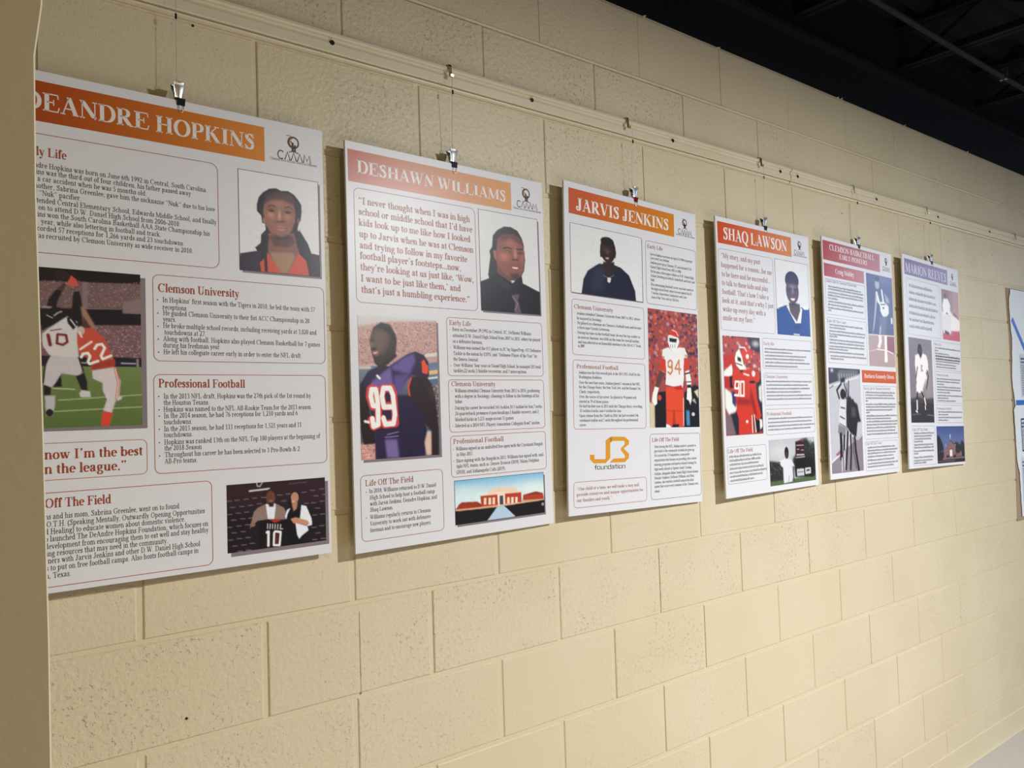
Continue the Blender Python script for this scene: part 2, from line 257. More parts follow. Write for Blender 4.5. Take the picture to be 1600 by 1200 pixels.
def pen(pts,mode,w,t):
    """quads along a polyline; the nib is wide on upright strokes and thin on level ones"""
    P=np.array(pts,float); d=np.diff(P,axis=0); L=np.hypot(*d.T); L[L==0]=1; d/=L[:,None]
    T=np.vstack([d[:1],(d[1:]+d[:-1]),d[-1:]]); T/=np.maximum(np.hypot(*T.T),1e-6)[:,None]; N=np.c_[-T[:,1],T[:,0]]
    if mode=='T': hw=np.full(len(P),w/2)
    elif mode=='t': hw=np.full(len(P),t/2)
    else: hw=np.sqrt((w/2*T[:,1])**2+(t/2*T[:,0])**2)
    return P+N*hw[:,None],P-N*hw[:,None]
def glyph(ch,bold,det):
    k=(ch,bold,det)
    if k in GC: return GC[k]
    sans=bold<0; tab=GS if sans else G; adv,spec=tab.get(ch,(500,"")); V=[];Q=[]
    w,t={2:(170,44),1:(140,42),.6:(112,42),.5:(100,40),.3:(80,38),0:(88,40),-1:(95,95),-2:(92,92)}[bold]
    def strip(a,b):
        k0=len(V); n=len(a)
        for i in range(n): V.append(a[i]); V.append(b[i])
        for i in range(n-1): Q.append((k0+2*i,k0+2*i+1,k0+2*i+3,k0+2*i+2))
    for s in spec.split(';'):
        if not s: continue
        a=s.split(); o=a[0]; v=[float(x) for x in a[1:]]
        if o=='V': strip(np.array([(v[0]-w/2,v[1]),(v[0]-w/2,v[2])]),np.array([(v[0]+w/2,v[1]),(v[0]+w/2,v[2])]))
        elif o in('H','H2'):
            h=t/2 if o=='H' else w*.42; strip(np.array([(v[0],v[2]+h),(v[1],v[2]+h)]),np.array([(v[0],v[2]-h),(v[1],v[2]-h)]))
        elif o=='A':
            n=max(3,int(abs(v[5]-v[4])/360*det)+1); an=np.radians(np.linspace(v[4],v[5],n+1)); P=np.c_[v[0]+v[2]*np.cos(an),v[1]+v[3]*np.sin(an)]
            T=np.c_[-v[2]*np.sin(an),v[3]*np.cos(an)]; T/=np.hypot(*T.T)[:,None]; N=np.c_[-T[:,1],T[:,0]]; hw=np.sqrt((w/2*T[:,1])**4+(t/2)**4)**.5
            strip(P+N*hw[:,None],P-N*hw[:,None])
        elif o in('D','D2'):
            r=w*.5 if o=='D' else w*.4; n=6 if det<14 else 10; an=np.linspace(0,np.pi,n//2+1); strip(np.c_[v[0]+r*np.cos(an),v[1]+r*np.sin(an)],np.c_[v[0]+r*np.cos(an),v[1]-r*np.sin(an)])
        else:
            P=list(zip(v[::2],v[1::2]))
            if o=='T' and len(P)==2: # slanted stroke cut level at its ends
                (x0,y0),(x1,y1)=P; L=math.hypot(x1-x0,y1-y0); hx=w/2*L/max(abs(y1-y0),1)*.95; hx=min(hx,w*.95); strip(np.array([(x0-hx,y0),(x1-hx,y1)]),np.array([(x0+hx,y0),(x1+hx,y1)]))
            else: strip(*pen(P,{'T':'T','t':'t','L':'T'}.get(o,'P'),w,t))
    r=(adv,np.array(V,float).reshape(-1,2)/1000,np.array(Q,int).reshape(-1,4)); GC[k]=r; return r
def layout(s,bold,x0,x1,v,cap,pre='',slope=0):
    """quads for a line whose visible text spans x0..x1 (mm), baseline v (mm down)"""
    em=cap/.66; det=22 if cap>20 else (14 if cap>12 else 9)
    adv=sum(glyph(c,bold,det)[0] for c in s)/1000*em; sx=(x1-x0)/max(adv,1e-6); x=x0-sum(glyph(c,bold,det)[0] for c in pre)/1000*em*sx
    VV=[];QQ=[];k=0
    for i,c in enumerate(pre+s):
        a,V,Q=glyph(c,bold,det)
        if len(V) and x>3: VV.append(np.c_[x+V[:,0]*em*sx,v+slope*(x+V[:,0]*em*sx-x0)-V[:,1]*em]); QQ.append(Q+k); k+=len(V)
        x+=a/1000*em*sx
    return (np.vstack(VV),np.vstack(QQ)) if VV else (np.zeros((0,2)),np.zeros((0,4),int))
def cat2(L):
    V=[];Q=[];k=0
    for v,q in L:
        if len(v): V.append(v);Q.append(q+k);k+=len(v)
    return np.vstack(V),np.vstack(Q)
# ------------------------------------------------------------------ printed pictures, painted by code into vertex colours
def blur(A,s):
    if s<.3: return A
    n=int(s*2.5)+1; k=np.exp(-np.arange(-n,n+1)**2/(2*s*s)); k/=k.sum()
    B=np.pad(A,((n,n),(0,0)),'edge'); A=sum(k[i]*B[i:i+A.shape[0]] for i in range(2*n+1))
    B=np.pad(A,((0,0),(n,n)),'edge'); return sum(k[i]*B[:,i:i+A.shape[1]] for i in range(2*n+1))
def paint(w,h,ops,cell,seed):
    rng=np.random.default_rng(seed); nx=int(w/cell)+2; ny=int(h/cell)+2; X,Y=np.meshgrid(np.linspace(0,w,nx),np.linspace(0,h,ny)); I=np.full((ny,nx,3),.55)
    def inside(P,X,Y):
        m=np.zeros(X.shape,bool); n=len(P)
        for i in range(n):
            x0,y0=P[i];x1,y1=P[(i+1)%n]
            if y0==y1: continue
            c=((y0>Y)!=(y1>Y)); m^=c&(X<(x1-x0)*(Y-y0)/(y1-y0)+x0)
        return m.astype(float)
    def put(m,c): I[:]=I*(1-m[...,None])+np.array(c)*m[...,None]
    ss=[(-.25,-.25),(.25,-.25),(-.25,.25),(.25,.25)]
    for t,c,kw,a in ops:
        if t=='g':
            f=np.clip((Y-kw/2)/max((a-kw)/2,1e-6),0,1)[...,None]; m=(Y>=kw/2-.5)[...,None]; I[:]=np.where(m,np.array(hexl(c[0]))*(1-f)+np.array(hexl(c[1]))*f,I)
        elif t=='p':
            P=[(a[i]/2,a[i+1]/2) for i in range(0,len(a),2)]; m=sum(inside(P,X+dx*cell*1.2,Y+dy*cell*1.2) for dx,dy in ss)/4; put(blur(m,kw/2/cell*.8),hexl(c))
        elif t=='e':
            cx,cy,rx,ry=[q/2 for q in a]; b=max(kw/2,cell*.6)/max(min(rx,ry),.5); d=np.sqrt(((X-cx)/rx)**2+((Y-cy)/ry)**2); put(np.clip((1-d)/b+.5,0,1) if b<.4 else .8*np.exp(-(d**2)*1.1),hexl(c))
        elif t=='l':
            m=np.zeros(X.shape); hw=kw/4
            for i in range(0,len(a)-2,2):
                p=np.array(a[i:i+2])/2;q=np.array(a[i+2:i+4])/2;d=q-p;L=max(d@d,1e-6);tt=np.clip(((X-p[0])*d[0]+(Y-p[1])*d[1])/L,0,1)
                D=np.hypot(X-p[0]-tt*d[0],Y-p[1]-tt*d[1]); m=np.maximum(m,np.clip((hw-D)/cell+.5,0,1))
            put(m*min(1,max(.35,kw/2/cell*1.3)),hexl(c))
        elif t=='n':
            cnt,sz=kw; Pq=np.array(a).reshape(4,2)/2; cols=[hexl(q) for q in c]
            for _ in range(int(cnt*1.5)):
                u,v=rng.random(2); p=(Pq[0]*(1-u)+Pq[1]*u)*(1-v)+(Pq[3]*(1-u)+Pq[2]*u)*v; r=max(sz/2*rng.uniform(.5,1.2)/2,cell*.7); col=cols[rng.integers(len(cols))]
                i0=max(0,int((p[1]-2*r)/h*(ny-1)));i1=min(ny,int((p[1]+2*r)/h*(ny-1))+2);j0=max(0,int((p[0]-2*r)/w*(nx-1)));j1=min(nx,int((p[0]+2*r)/w*(nx-1))+2)
                if i1<=i0 or j1<=j0: continue
                d=np.hypot((X[i0:i1,j0:j1]-p[0])/r,(Y[i0:i1,j0:j1]-p[1])/(r*.8)); m=np.clip((1.15-d)*1.6,0,1)[...,None]*.9; I[i0:i1,j0:j1]=I[i0:i1,j0:j1]*(1-m)+np.array(col)*m
    g=1+blur(rng.normal(0,1,I.shape[:2]),.8)*.05+blur(rng.normal(0,1,I.shape[:2]),5)*.10; I*=g[...,None]
    for c in range(3): I[...,c]=blur(I[...,c],.45)
    idx=np.arange(ny*nx).reshape(ny,nx); Q=np.stack([idx[:-1,:-1],idx[1:,:-1],idx[1:,1:],idx[:-1,1:]],-1).reshape(-1,4)
    return np.c_[X.ravel(),Y.ravel()],Q,I.reshape(-1,3)
POSTERS={
1:([-0.1676, 2.2556, 0.0025, 0.6096, 0.9144, 0.0364, 0.0323, 0.0119],[
('banner',[25.3,18.6,477.5,90.6],'a83a10','d8862a'),
('text','EANDRE HOPKINS','D',[69.5,70.0,457.5,70.5],32,2,'e9e2dc'),
('logo',[542.1,24.6,541.3,61.9,505.0,79.7,582.1,76.9,489.2,82.5,595.1,83.4]),
('panel',[34.4,112.4,378.9,323.3],16,'a8502c',1.0),
('text',' Life','Early',[73.2,151.7,107.5,151.8],15.5,1,'a3482a'),
('text','dre Hopkins was born on June 6th 1992 in Central, South Carolina.','DeAn',[62.1,172.9,357.4,173.3],9.3,0,'2a2426'),
('text','ns was the third out of four children, his father passed away','Hopki',[62.4,184.7,325.5,185.0],9.3,0,'2a2426'),
('text','a car accident when he was 5 months old.','in ',[61.3,196.8,243.3,197.2],9.3,0,'2a2426'),
('text','other, Sabrina Greenlee, gave him the nickname “Nuk” due to his love','His m',[62.1,209.4,371.9,209.7],9.3,0,'2a2426'),
('text','“Nuk” pacifier.','of ',[63.2,222.0,131.2,222.1],9.3,0,'2a2426'),
('text','ended Central Elementary School, Edwards Middle School, and finally','He att',[62.9,234.9,374.5,235.3],9.3,0,'2a2426'),
('text','on to attend D.W. Daniel High School from 2006-2010.','went ',[62.4,247.4,304.3,247.7],9.3,0,'2a2426'),
('text','ns won the South Carolina Basketball AAA State Championship his','Hopki',[63.6,259.4,360.9,259.8],9.3,0,'2a2426'),
('text','year, while also lettering in football and track.','',[66.1,271.8,268.2,272.0],9.3,0,'2a2426'),
('text','orded 57 receptions for 1,266 yards and 23 touchdowns.','Rec',[64.4,284.2,310.9,284.6],9.3,0,'2a2426'),
('text','as recruited by Clemson University as wide receiver in 2010.','He w',[61.9,297.2,327.8,297.6],9.3,0,'2a2426'),
('panel',[250.8,344.6,605.0,509.5],12,'a8502c',1.0),
('text','Clemson University','',[260.4,377.4,418.2,378.1],16,1,'a3482a'),
('text','In Hopkins’ first season with the Tigers in 2010, he led the team with 57','',[268.5,396.7,583.1,398.3],9.6,0,'2a2426'),
('text','receptions.','',[268.3,410.5,315.3,410.7],9.6,0,'2a2426'),
('text','He guided Clemson University to their fist ACC Championship in 20','',[269.0,421.7,569.8,423.2],9.6,0,'2a2426'),
('text','years.','',[268.8,433.5,293.4,433.6],9.6,0,'2a2426'),
('text','He broke multiple school records, including receiving yards at 3,020 and','',[268.6,445.8,585.8,447.3],9.6,0,'2a2426'),
('text','touchdowns at 27.','',[270.9,458.5,350.0,458.9],9.6,0,'2a2426'),
('text','Along with football, Hopkins also played Clemson Basketball for 7 games','',[268.6,470.8,593.2,472.8],9.6,0,'2a2426'),
('text','during his freshman year.','',[268.4,483.1,378.8,483.7],9.6,0,'2a2426'),
('text','He left his collegiate career early in order to enter the NFL draft.','',[268.8,495.9,550.4,497.6],9.6,0,'2a2426'),
('bullet',[259.5,393.1],1.2),
('bullet',[259.7,418.4],1.2),
('bullet',[259.7,443.4],1.2),
('bullet',[259.9,467.7],1.2),
('bullet',[260.2,492.3],1.2),
('panel',[249.7,534.0,603.8,721.6],12,'a8502c',1.0),
('text','Professional Football','',[258.5,558.9,426.5,560.3],16,1,'a3482a'),
('text','In the 2013 NFL draft, Hopkins was the 27th pick of the 1st round by','',[267.5,580.3,569.4,582.1],9.6,0,'2a2426'),
('text','the Houston Texans.','',[267.6,592.4,353.9,593.1],9.6,0,'2a2426'),
('text','Hopkins was named to the NFL All-Rookie Team for the 2013 season.','',[267.1,605.1,571.2,606.2],9.6,0,'2a2426'),
('text','In the 2014 season, he had 76 receptions for 1,210 yards and 6','',[267.5,617.3,538.6,618.2],9.6,0,'2a2426'),
('text','touchdowns.','',[267.4,629.2,320.3,629.4],9.6,0,'2a2426'),
('text','In the 2015 season, he had 111 receptions for 1,521 years and 11','',[267.2,642.0,546.9,643.0],9.6,0,'2a2426'),
('text','touchdowns.','',[267.3,653.6,320.9,653.8],9.6,0,'2a2426'),
('text','Hopkins was ranked 13th on the NFL Top 100 players at the beginning of','',[267.4,667.1,588.3,668.3],9.6,0,'2a2426'),
('text','the 2018 Season','',[267.5,678.4,337.7,679.0],9.6,0,'2a2426'),
('text','Throughout his career he has been selected to 3 Pro-Bowls & 2','',[267.9,690.9,541.5,693.3],9.6,0,'2a2426'),
('text','All-Pro teams.','',[267.8,703.2,329.1,703.7],9.6,0,'2a2426'),
('bullet',[258.9,576.2],1.2),
('bullet',[259.1,601.3],1.2),
('bullet',[259.2,613.2],1.2),
('bullet',[258.9,637.9],1.2),
('bullet',[258.8,662.9],1.2),
('bullet',[259.0,687.9],1.2),
('panel',[2.4,655.1,237.1,720.2],11,'b87a2c',1.0),
('text','now I’m the best','“I k',[67.3,683.3,229.5,684.6],17,1,'a3482a'),
('text','n the league.”','i',[67.0,708.4,201.9,709.6],17,1,'a3482a'),
('panel',[1.3,741.0,355.8,904.3],12,'a8442c',1.0),
('text','Off The Field','Life ',[67.1,767.2,174.0,768.3],16,1,'a3482a'),
('text','ns and his mom, Sabrina Greenlee, went on to found','Hopki',[67.3,786.9,293.5,789.2],9.8,0,'2a2426'),
('text','.O.T.H. (Speaking Mentally, Outwardly Opening Opportunities','S.M.O',[66.8,800.0,341.3,802.9],9.8,0,'2a2426'),
('text','d Healing) to educate women about domestic violence.','an',[67.1,812.7,304.2,815.1],9.8,0,'2a2426'),
('text','o launched The DeAndre Hopkins Foundation, which focuses on','als',[67.0,825.3,347.5,828.2],9.8,0,'2a2426'),
('text','development from encouraging them to eat well and stay healthy','',[66.8,838.0,347.8,840.5],9.8,0,'2a2426'),
('text','ing resources that may need in the community.','bring',[68.8,850.5,271.7,852.3],9.8,0,'2a2426'),
('text','tners with Jarvis Jenkins and other D.W. Daniel High School','par',[67.7,862.8,331.4,865.2],9.8,0,'2a2426'),
('text','s to put on free football camps. Also hosts football camps in','',[68.2,875.3,328.0,877.6],9.8,0,'2a2426'),
('text','n, Texas.','Housto',[67.4,888.4,107.2,888.8],9.8,0,'2a2426'),
('photo','portrait_photo',[420.7,115.8,596.0,321.2],[('p',(237,237,239),0.0,[-36,-33,408,-111,393,484,-46,515]),('p',(42,34,40),0.5,[75,162,75,133,84,102,102,80,130,60,161,54,182,62,213,58,240,70,260,92,272,110,273,140,268,176,258,193,252,219,273,241,297,269,314,313,311,439,62,459,72,327,64,314,88,292,91,257,111,235,109,211,96,208,93,179]),('p',(58,50,64),0.5,[0,344,69,327,89,326,92,457,-7,464]),('p',(53,46,59),0.5,[282,306,314,313,358,318,358,436,257,444]),('p',(142,97,85),1.9,[121,249,236,236,250,294,260,318,216,405,200,413,177,413,119,357]),('p',(103,68,61),4.7,[126,258,230,246,240,280,203,299,146,300]),('p',(175,135,106),3.8,[130,326,228,321,239,335,205,407,177,409,144,374]),('p',(214,88,70),0.9,[84,372,96,364,117,330,174,407,176,420,88,411]),('p',(214,88,70),0.9,[205,409,255,319,297,355,300,415,200,418]),('p',(42,34,40),1.4,[108,260,126,258,114,338,117,411,103,410,102,334]),('p',(42,34,40),1.4,[258,213,283,250,314,323,306,420,287,341,261,308]),('p',(156,106,91),2.3,[102,163,106,128,124,104,171,85,213,84,236,110,244,144,242,185,223,232,198,256,162,260,132,244,113,216]),('p',(89,62,64),5.6,[101,134,120,87,171,67,224,69,248,108,233,116,191,101,134,110]),('e',(214,152,126),6.6,[135,171,16,15]),('e',(200,141,118),6.6,[208,171,15,15]),('e',(184,129,112),9.4,[170,119,28,15]),('e',(226,170,141),3.8,[173,168,7,24]),('p',(103,65,61),2.3,[154,193,200,187,189,196,163,199]),('e',(103,68,64),3.8,[136,148,19,8]),('e',(97,65,64),3.8,[214,148,17,7]),('e',(40,30,34),1.4,[138,153,13,4]),('e',(40,30,34),1.4,[210,151,12,4]),('l',(54,39,40),3.8,[121,136,144,128,157,134]),('l',(54,39,40),3.8,[196,133,217,125,233,135]),('p',(198,129,121),1.4,[156,217,173,209,183,211,205,212,196,228,175,234,160,229]),('l',(89,50,55),2.3,[157,221,178,220,203,217]),('p',(67,47,49),4.7,[142,251,180,258,220,242,203,267,157,272]),('e',(173,117,100),1.9,[105,197,6,13]),('e',(139,94,85),1.9,[257,180,6,12])],0,(5,5),1),
('photo','game_photo',[31.2,347.9,229.0,629.0],[('p',(31,25,29),0.0,[-23,-3,414,-44,404,600,-28,583]),('p',(122,97,97),2.0,[-23,53,413,35,411,125,-24,150]),('n',[(214,170,174),(170,88,91),(145,132,141),(61,44,52),(184,138,132)],(260,3.5),[-6,54,198,38,197,135,-7,147]),('n',[(214,170,174),(170,88,91),(145,132,141),(61,44,52),(187,141,135)],(260,3.5),[216,45,399,30,398,125,215,135]),('p',(142,120,121),1.5,[198,43,216,43,215,138,197,137]),('p',(142,120,121),2.0,[333,107,399,92,398,148,332,149]),('l',(159,138,135),2.5,[188,139,328,133]),('p',(33,28,32),1.0,[-24,150,411,149,410,192,-25,207]),('p',(125,94,97),1.5,[-25,207,410,190,409,316,-26,324]),('n',[(223,182,189),(178,94,97),(150,141,150),(67,50,58),(189,146,141),(223,182,189)],(420,3.0),[241,200,399,193,397,316,240,319]),('n',[(214,170,174),(170,88,91),(145,132,141)],(120,3.5),[-7,211,93,207,92,322,-8,324]),('p',(42,36,49),1.0,[-26,309,409,312,408,349,-26,349]),('l',(187,179,192),4.5,[326,333,374,334]),('l',(173,167,180),4.5,[191,333,215,334]),('p',(159,141,138),1.0,[378,316,386,316,386,347,378,347]),('g',[(120,138,82),(92,114,61)],347,571),('l',(214,222,174),3.0,[100,424,170,428]),('l',(200,211,156),2.5,[118,466,396,449]),('l',(200,211,162),2.5,[106,505,398,494]),('p',(33,30,34),1.5,[105,379,127,379,129,418,102,421]),('p',(36,33,37),1.5,[68,145,103,135,135,141,141,167,126,189,88,212,67,223]),('p',(159,152,153),1.0,[68,137,107,135,93,144,68,144]),('p',(36,31,35),1.5,[84,136,89,112,113,76,136,77,119,116,114,140]),('p',(36,31,35),1.5,[161,156,169,80,189,76,198,127,199,207,173,214]),('p',(89,59,52),2.0,[115,76,139,48,146,55,138,80]),('e',(45,36,37),1.5,[132,24,23,19]),('p',(214,94,76),1.5,[163,22,182,39,184,58,165,62,148,55]),('l',(214,214,213),2.5,[107,169,119,158,131,153]),('l',(214,214,213),2.0,[84,168,102,177]),('p',(226,219,219),1.5,[93,212,149,169,180,187,182,219,180,251,184,315,134,321,92,309,71,275,69,234]),('p',(33,30,34),1.0,[147,172,168,170,183,197,168,217,149,193]),('l',(226,225,225),3.5,[159,180,175,203]),('l',(131,39,61),12.0,[88,238,94,272]),('l',(131,39,61),9.0,[117,237,115,266,134,271,148,260,144,236,118,234]),('l',(75,59,73),4.0,[95,222,130,215]),('p',(212,205,207),1.5,[92,309,184,315,195,357,188,381,128,371,109,405,97,421,71,410,77,358]),('l',(47,39,46),6.0,[92,311,78,338,71,405]),('l',(47,39,46),6.0,[184,315,198,363]),('p',(39,36,43),1.5,[173,381,202,368,210,400,211,435,192,432]),('p',(214,214,213),1.5,[184,443,192,431,219,435,221,456,189,456]),('p',(39,36,43),1.0,[72,411,95,421,94,447,73,449]),('p',(200,196,198),1.5,[76,449,108,450,106,489,99,520,80,520,77,483]),('e',(42,39,43),1.5,[90,509,12,13]),('p',(173,129,109),2.5,[193,130,207,140,241,205,231,217,202,202]),('p',(89,59,55),2.5,[200,164,226,206,207,218,197,207]),('p',(209,85,67),1.5,[180,219,207,207,231,209,266,237,292,302,305,329,299,348,224,360,225,325,186,299,179,261]),('p',(173,65,52),2.0,[225,333,302,318,304,342,227,360]),('e',(214,196,186),2.5,[192,218,12,15]),('l',(253,240,231),6.0,[187,224,194,240]),('l',(255,255,243),8.5,[192,313,198,301,214,298,221,310,214,329,219,337,247,326]),('l',(255,255,243),8.5,[236,282,244,268,260,264,270,278,257,307,262,319,291,306]),('l',(255,240,231),7.0,[189,285,226,257]),('p',(223,214,216),1.5,[227,361,302,348,322,400,316,455,303,473,290,514,262,505,275,465,261,432,261,405,229,389]),('l',(214,79,61),9.0,[304,351,315,405,307,463]),('l',(255,255,255),2.5,[304,351,315,405,307,463]),('p',(228,76,58),1.0,[260,508,294,514,281,562,254,559]),('p',(214,211,210),1.0,[311,454,328,455,323,466,309,471])],0,(9,6),0),
('photo','couple_photo',[384.5,752.7,597.0,886.7],[('p',(54,35,40),0.0,[-58,-100,547,-63,534,399,-66,313]),('p',(33,25,31),27.9,[-20,103,542,113,534,399,-24,319]),('l',(134,111,122),2.8,[1,63,19,64]),('l',(134,111,122),2.8,[33,63,51,63]),('l',(134,111,122),2.8,[69,62,87,62]),('l',(134,111,122),2.8,[104,61,122,61]),('l',(134,111,122),2.8,[142,61,161,62]),('l',(134,111,122),2.8,[210,57,230,58]),('l',(134,111,122),2.8,[247,56,267,57]),('l',(134,111,122),2.8,[318,55,339,55]),('l',(134,111,122),2.8,[357,50,378,51]),('l',(134,111,122),2.8,[399,48,420,48]),('l',(134,111,122),2.8,[14,89,32,90]),('l',(134,111,122),2.8,[51,89,69,90]),('l',(134,111,122),2.8,[87,88,105,88]),('l',(134,111,122),2.8,[123,85,142,86]),('l',(134,111,122),2.8,[228,83,248,84]),('l',(134,111,122),2.8,[1,116,19,116]),('l',(134,111,122),2.8,[37,114,55,115]),('l',(134,111,122),2.8,[70,113,88,114]),('l',(134,111,122),2.8,[17,140,35,140]),('l',(134,111,122),2.8,[54,138,72,139]),('l',(134,111,122),2.8,[87,139,105,139]),('l',(134,111,122),2.8,[0,166,18,167]),('l',(134,111,122),2.8,[38,165,56,166]),('l',(134,111,122),2.8,[73,164,92,164]),('l',(134,111,122),2.8,[18,190,36,191]),('l',(134,111,122),2.8,[55,189,73,190]),('l',(134,111,122),2.8,[3,217,21,217]),('l',(134,111,122),2.8,[39,215,58,216]),('l',(134,111,122),2.8,[74,215,93,216]),('l',(134,111,122),2.8,[20,242,38,243]),('l',(134,111,122),2.8,[56,242,75,243]),('l',(134,111,122),2.8,[91,240,110,241]),('l',(134,111,122),2.8,[371,75,392,75]),('l',(134,111,122),2.8,[411,73,432,73]),('l',(134,111,122),2.8,[327,102,347,103]),('l',(134,111,122),2.8,[361,103,381,104]),('l',(134,111,122),2.8,[400,100,421,101]),('l',(134,111,122),2.8,[377,127,398,128]),('l',(134,111,122),2.8,[365,155,385,156]),('l',(134,111,122),2.8,[399,154,420,155]),('l',(134,111,122),2.8,[358,206,379,207]),('l',(134,111,122),2.8,[395,203,416,204]),('l',(134,111,122),2.8,[377,232,398,233]),('l',(134,111,122),2.8,[362,258,383,259]),('l',(134,111,122),2.8,[401,257,422,259]),('l',(134,111,122),2.8,[41,265,59,266]),('l',(134,111,122),2.8,[75,265,94,266]),('l',(202,187,196),3.7,[123,-1,125,13,136,16,148,-1]),('l',(225,214,224),6.0,[93,31,176,28]),('l',(101,77,90),3.7,[262,15,339,14]),('p',(153,126,117),1.4,[109,116,127,101,164,87,200,90,237,111,246,130,245,165,180,158,126,152,104,167,90,182,100,149]),('p',(243,246,251),0.9,[160,91,200,91,202,104,194,153,167,150]),('e',(54,37,38),1.4,[182,45,21,17]),('e',(115,69,58),1.9,[181,65,19,27]),('e',(202,150,127),1.4,[182,78,6,3]),('p',(49,35,38),1.9,[166,83,196,88,193,103,175,103]),('e',(150,111,92),1.9,[103,167,11,8]),('p',(178,57,40),1.4,[169,152,226,156,224,169,189,168]),('p',(26,20,26),0.9,[133,153,171,151,198,170,226,159,245,158,291,188,288,320,123,297]),('p',(21,18,21),1.4,[246,130,265,114,298,113,312,145,306,171,319,235,326,325,241,313]),('e',(28,20,26),1.9,[287,72,23,24]),('p',(28,20,26),1.9,[261,70,275,97,265,114,256,96]),('e',(202,145,117),1.9,[286,74,17,22]),('e',(255,236,226),1.4,[278,90,6,3]),('p',(190,136,110),1.4,[272,93,298,95,293,121,279,129]),('p',(244,248,253),0.9,[315,108,336,114,359,168,361,195,342,198,306,171]),('p',(244,248,253),0.9,[241,147,251,122,265,116,252,139,247,159]),('p',(209,148,120),1.4,[266,161,287,156,342,175,349,189,339,195,277,179]),('p',(244,248,255),0.9,[287,180,339,198,344,216,314,234,302,246,293,228]),('l',(255,254,255),2.3,[166,170,165,189]),('l',(255,254,255),2.3,[177,172,175,190]),('l',(255,254,255),2.3,[187,173,186,191]),('l',(255,254,255),2.3,[198,175,197,193]),('l',(255,254,255),2.3,[210,177,208,195]),('l',(255,254,255),2.3,[222,179,219,196,230,197]),('l',(255,255,255),9.3,[162,204,169,202,167,258]),('l',(255,255,255),7.9,[193,209,190,259,215,262,221,209,197,204,193,209]),('l',(143,40,40),4.7,[206,217,203,252])],0,(7,8),0),
]),
2:([0.4891, 2.2467, 0.0044, 0.6014, 0.9132, 0.027, 0.024, 0.038],[
('banner',[6.4,18.5,488.3,90.8],'b8522e','dfa05e'),
('text','DESHAWN WILLIAMS','',[28.7,68.8,470.5,71.1],29,2,'ece4e0'),
('logo',[542.3,23.4,540.5,62.0,507.4,76.8,581.1,78.3,493.1,84.0,593.8,84.2]),
('panel',[18.9,102.9,365.1,361.0],14,'8c4a3c',1.0),
('text','“I never thought when I was in high','',[30.2,138.5,348.6,140.1],15.5,1,'b06a52'),
('text','school or middle school that I’d have','',[30.2,163.2,355.2,164.9],15.5,1,'b06a52'),
('text','kids look up to me like how I looked','',[29.7,187.8,348.5,190.2],15.5,1,'b06a52'),
('text','up to Jarvis when he was at Clemson','',[30.4,213.5,356.7,215.9],15.5,1,'b06a52'),
('text','and trying to follow in my favorite','',[30.7,238.6,336.3,241.4],15.5,1,'b06a52'),
('text','football player’s footsteps...now,','',[30.7,262.3,315.8,264.9],15.5,1,'b06a52'),
('text','they’re looking at us just like, ‘Wow,','',[31.0,287.5,355.0,290.4],15.5,1,'b06a52'),
('text','I want to be just like them,’ and','',[31.3,313.1,313.2,315.6],15.5,1,'b06a52'),
('text','that’s just a humbling experience.”','',[32.0,338.4,341.2,341.2],15.5,1,'b06a52'),
('panel',[265.6,380.7,582.6,523.1],10,'a8502c',1.0),
('text','Early Life','',[273.8,399.2,341.1,399.6],11.5,0.5,'a3482a'),
('text','Born on December 29,1992 in Central, SC, DeShawn Williams','',[282.7,413.5,542.9,414.9],8.6,0,'2a2426'),
('text','attended D.W. Daniel High School from 2007 to 2011, where he played','',[283.4,428.5,574.9,430.1],8.6,0,'2a2426'),
('text','as a defensive lineman.','',[283.3,442.4,376.9,442.9],8.6,0,'2a2426'),
('text','Williams was named the #17 player in SC by SuperPrep, #17 Defensive','',[284.0,457.3,576.3,458.9],8.6,0,'2a2426'),
('text','Tackle in the nation by ESPN, and “Defensive Player of the Year” by','',[283.5,472.0,561.9,473.5],8.6,0,'2a2426'),
('text','the Seneca Journal.','',[283.3,485.9,362.1,486.3],8.6,0,'2a2426'),
('text','Over Williams’ four years at Daniel High School, he managed 283 total','',[283.2,500.4,573.1,501.9],8.6,0,'2a2426'),
('text','tackles,22 sacks,5 fumble recoveries, and 7 interceptions.','',[283.1,513.9,523.3,515.2],8.6,0,'2a2426'),
('bullet',[274.7,410.8],0.9),
('bullet',[275.1,454.6],0.9),
('bullet',[275.2,497.7],0.9),
('panel',[265.6,532.0,582.1,659.5],10,'a8502c',1.0),
('text','Clemson University','',[274.5,547.7,414.4,548.5],11.5,0.5,'a3482a'),
('text','Williams attended Clemson University from 2011 to 2014, graduating','',[284.3,562.8,566.8,564.6],8.6,0,'2a2426'),
('text','with a degree in Sociology, choosing to follow in the footsteps of his','',[284.6,576.2,563.5,578.0],8.6,0,'2a2426'),
('text','father.','',[284.5,589.3,308.3,589.5],8.6,0,'2a2426'),
('text','During his career he recorded 161 tackles,18.5 tackles for loss,7 sacks,','',[283.4,604.7,574.7,606.2],8.6,0,'2a2426'),
('text','24 quarterback pressures,4 pass breakups,1 fumble recovery, and 2','',[283.3,618.4,560.4,619.8],8.6,0,'2a2426'),
('text','blocked kicks in 1,235 snaps across 51 games.','',[283.2,632.7,473.4,633.9],8.6,0,'2a2426'),
('text','Selected as a 2014 NFL Players Association Collegiate Bowl” invitee.','',[282.1,647.6,564.5,649.0],8.6,0,'2a2426'),
('bullet',[275.3,559.5],0.9),
('bullet',[275.4,601.8],0.9),
('bullet',[275.0,644.4],0.9),
('panel',[266.6,668.1,582.1,767.6],10,'a8502c',1.0),
('text','Professional Football','',[274.6,686.8,435.7,687.4],11.5,0.5,'a3482a'),
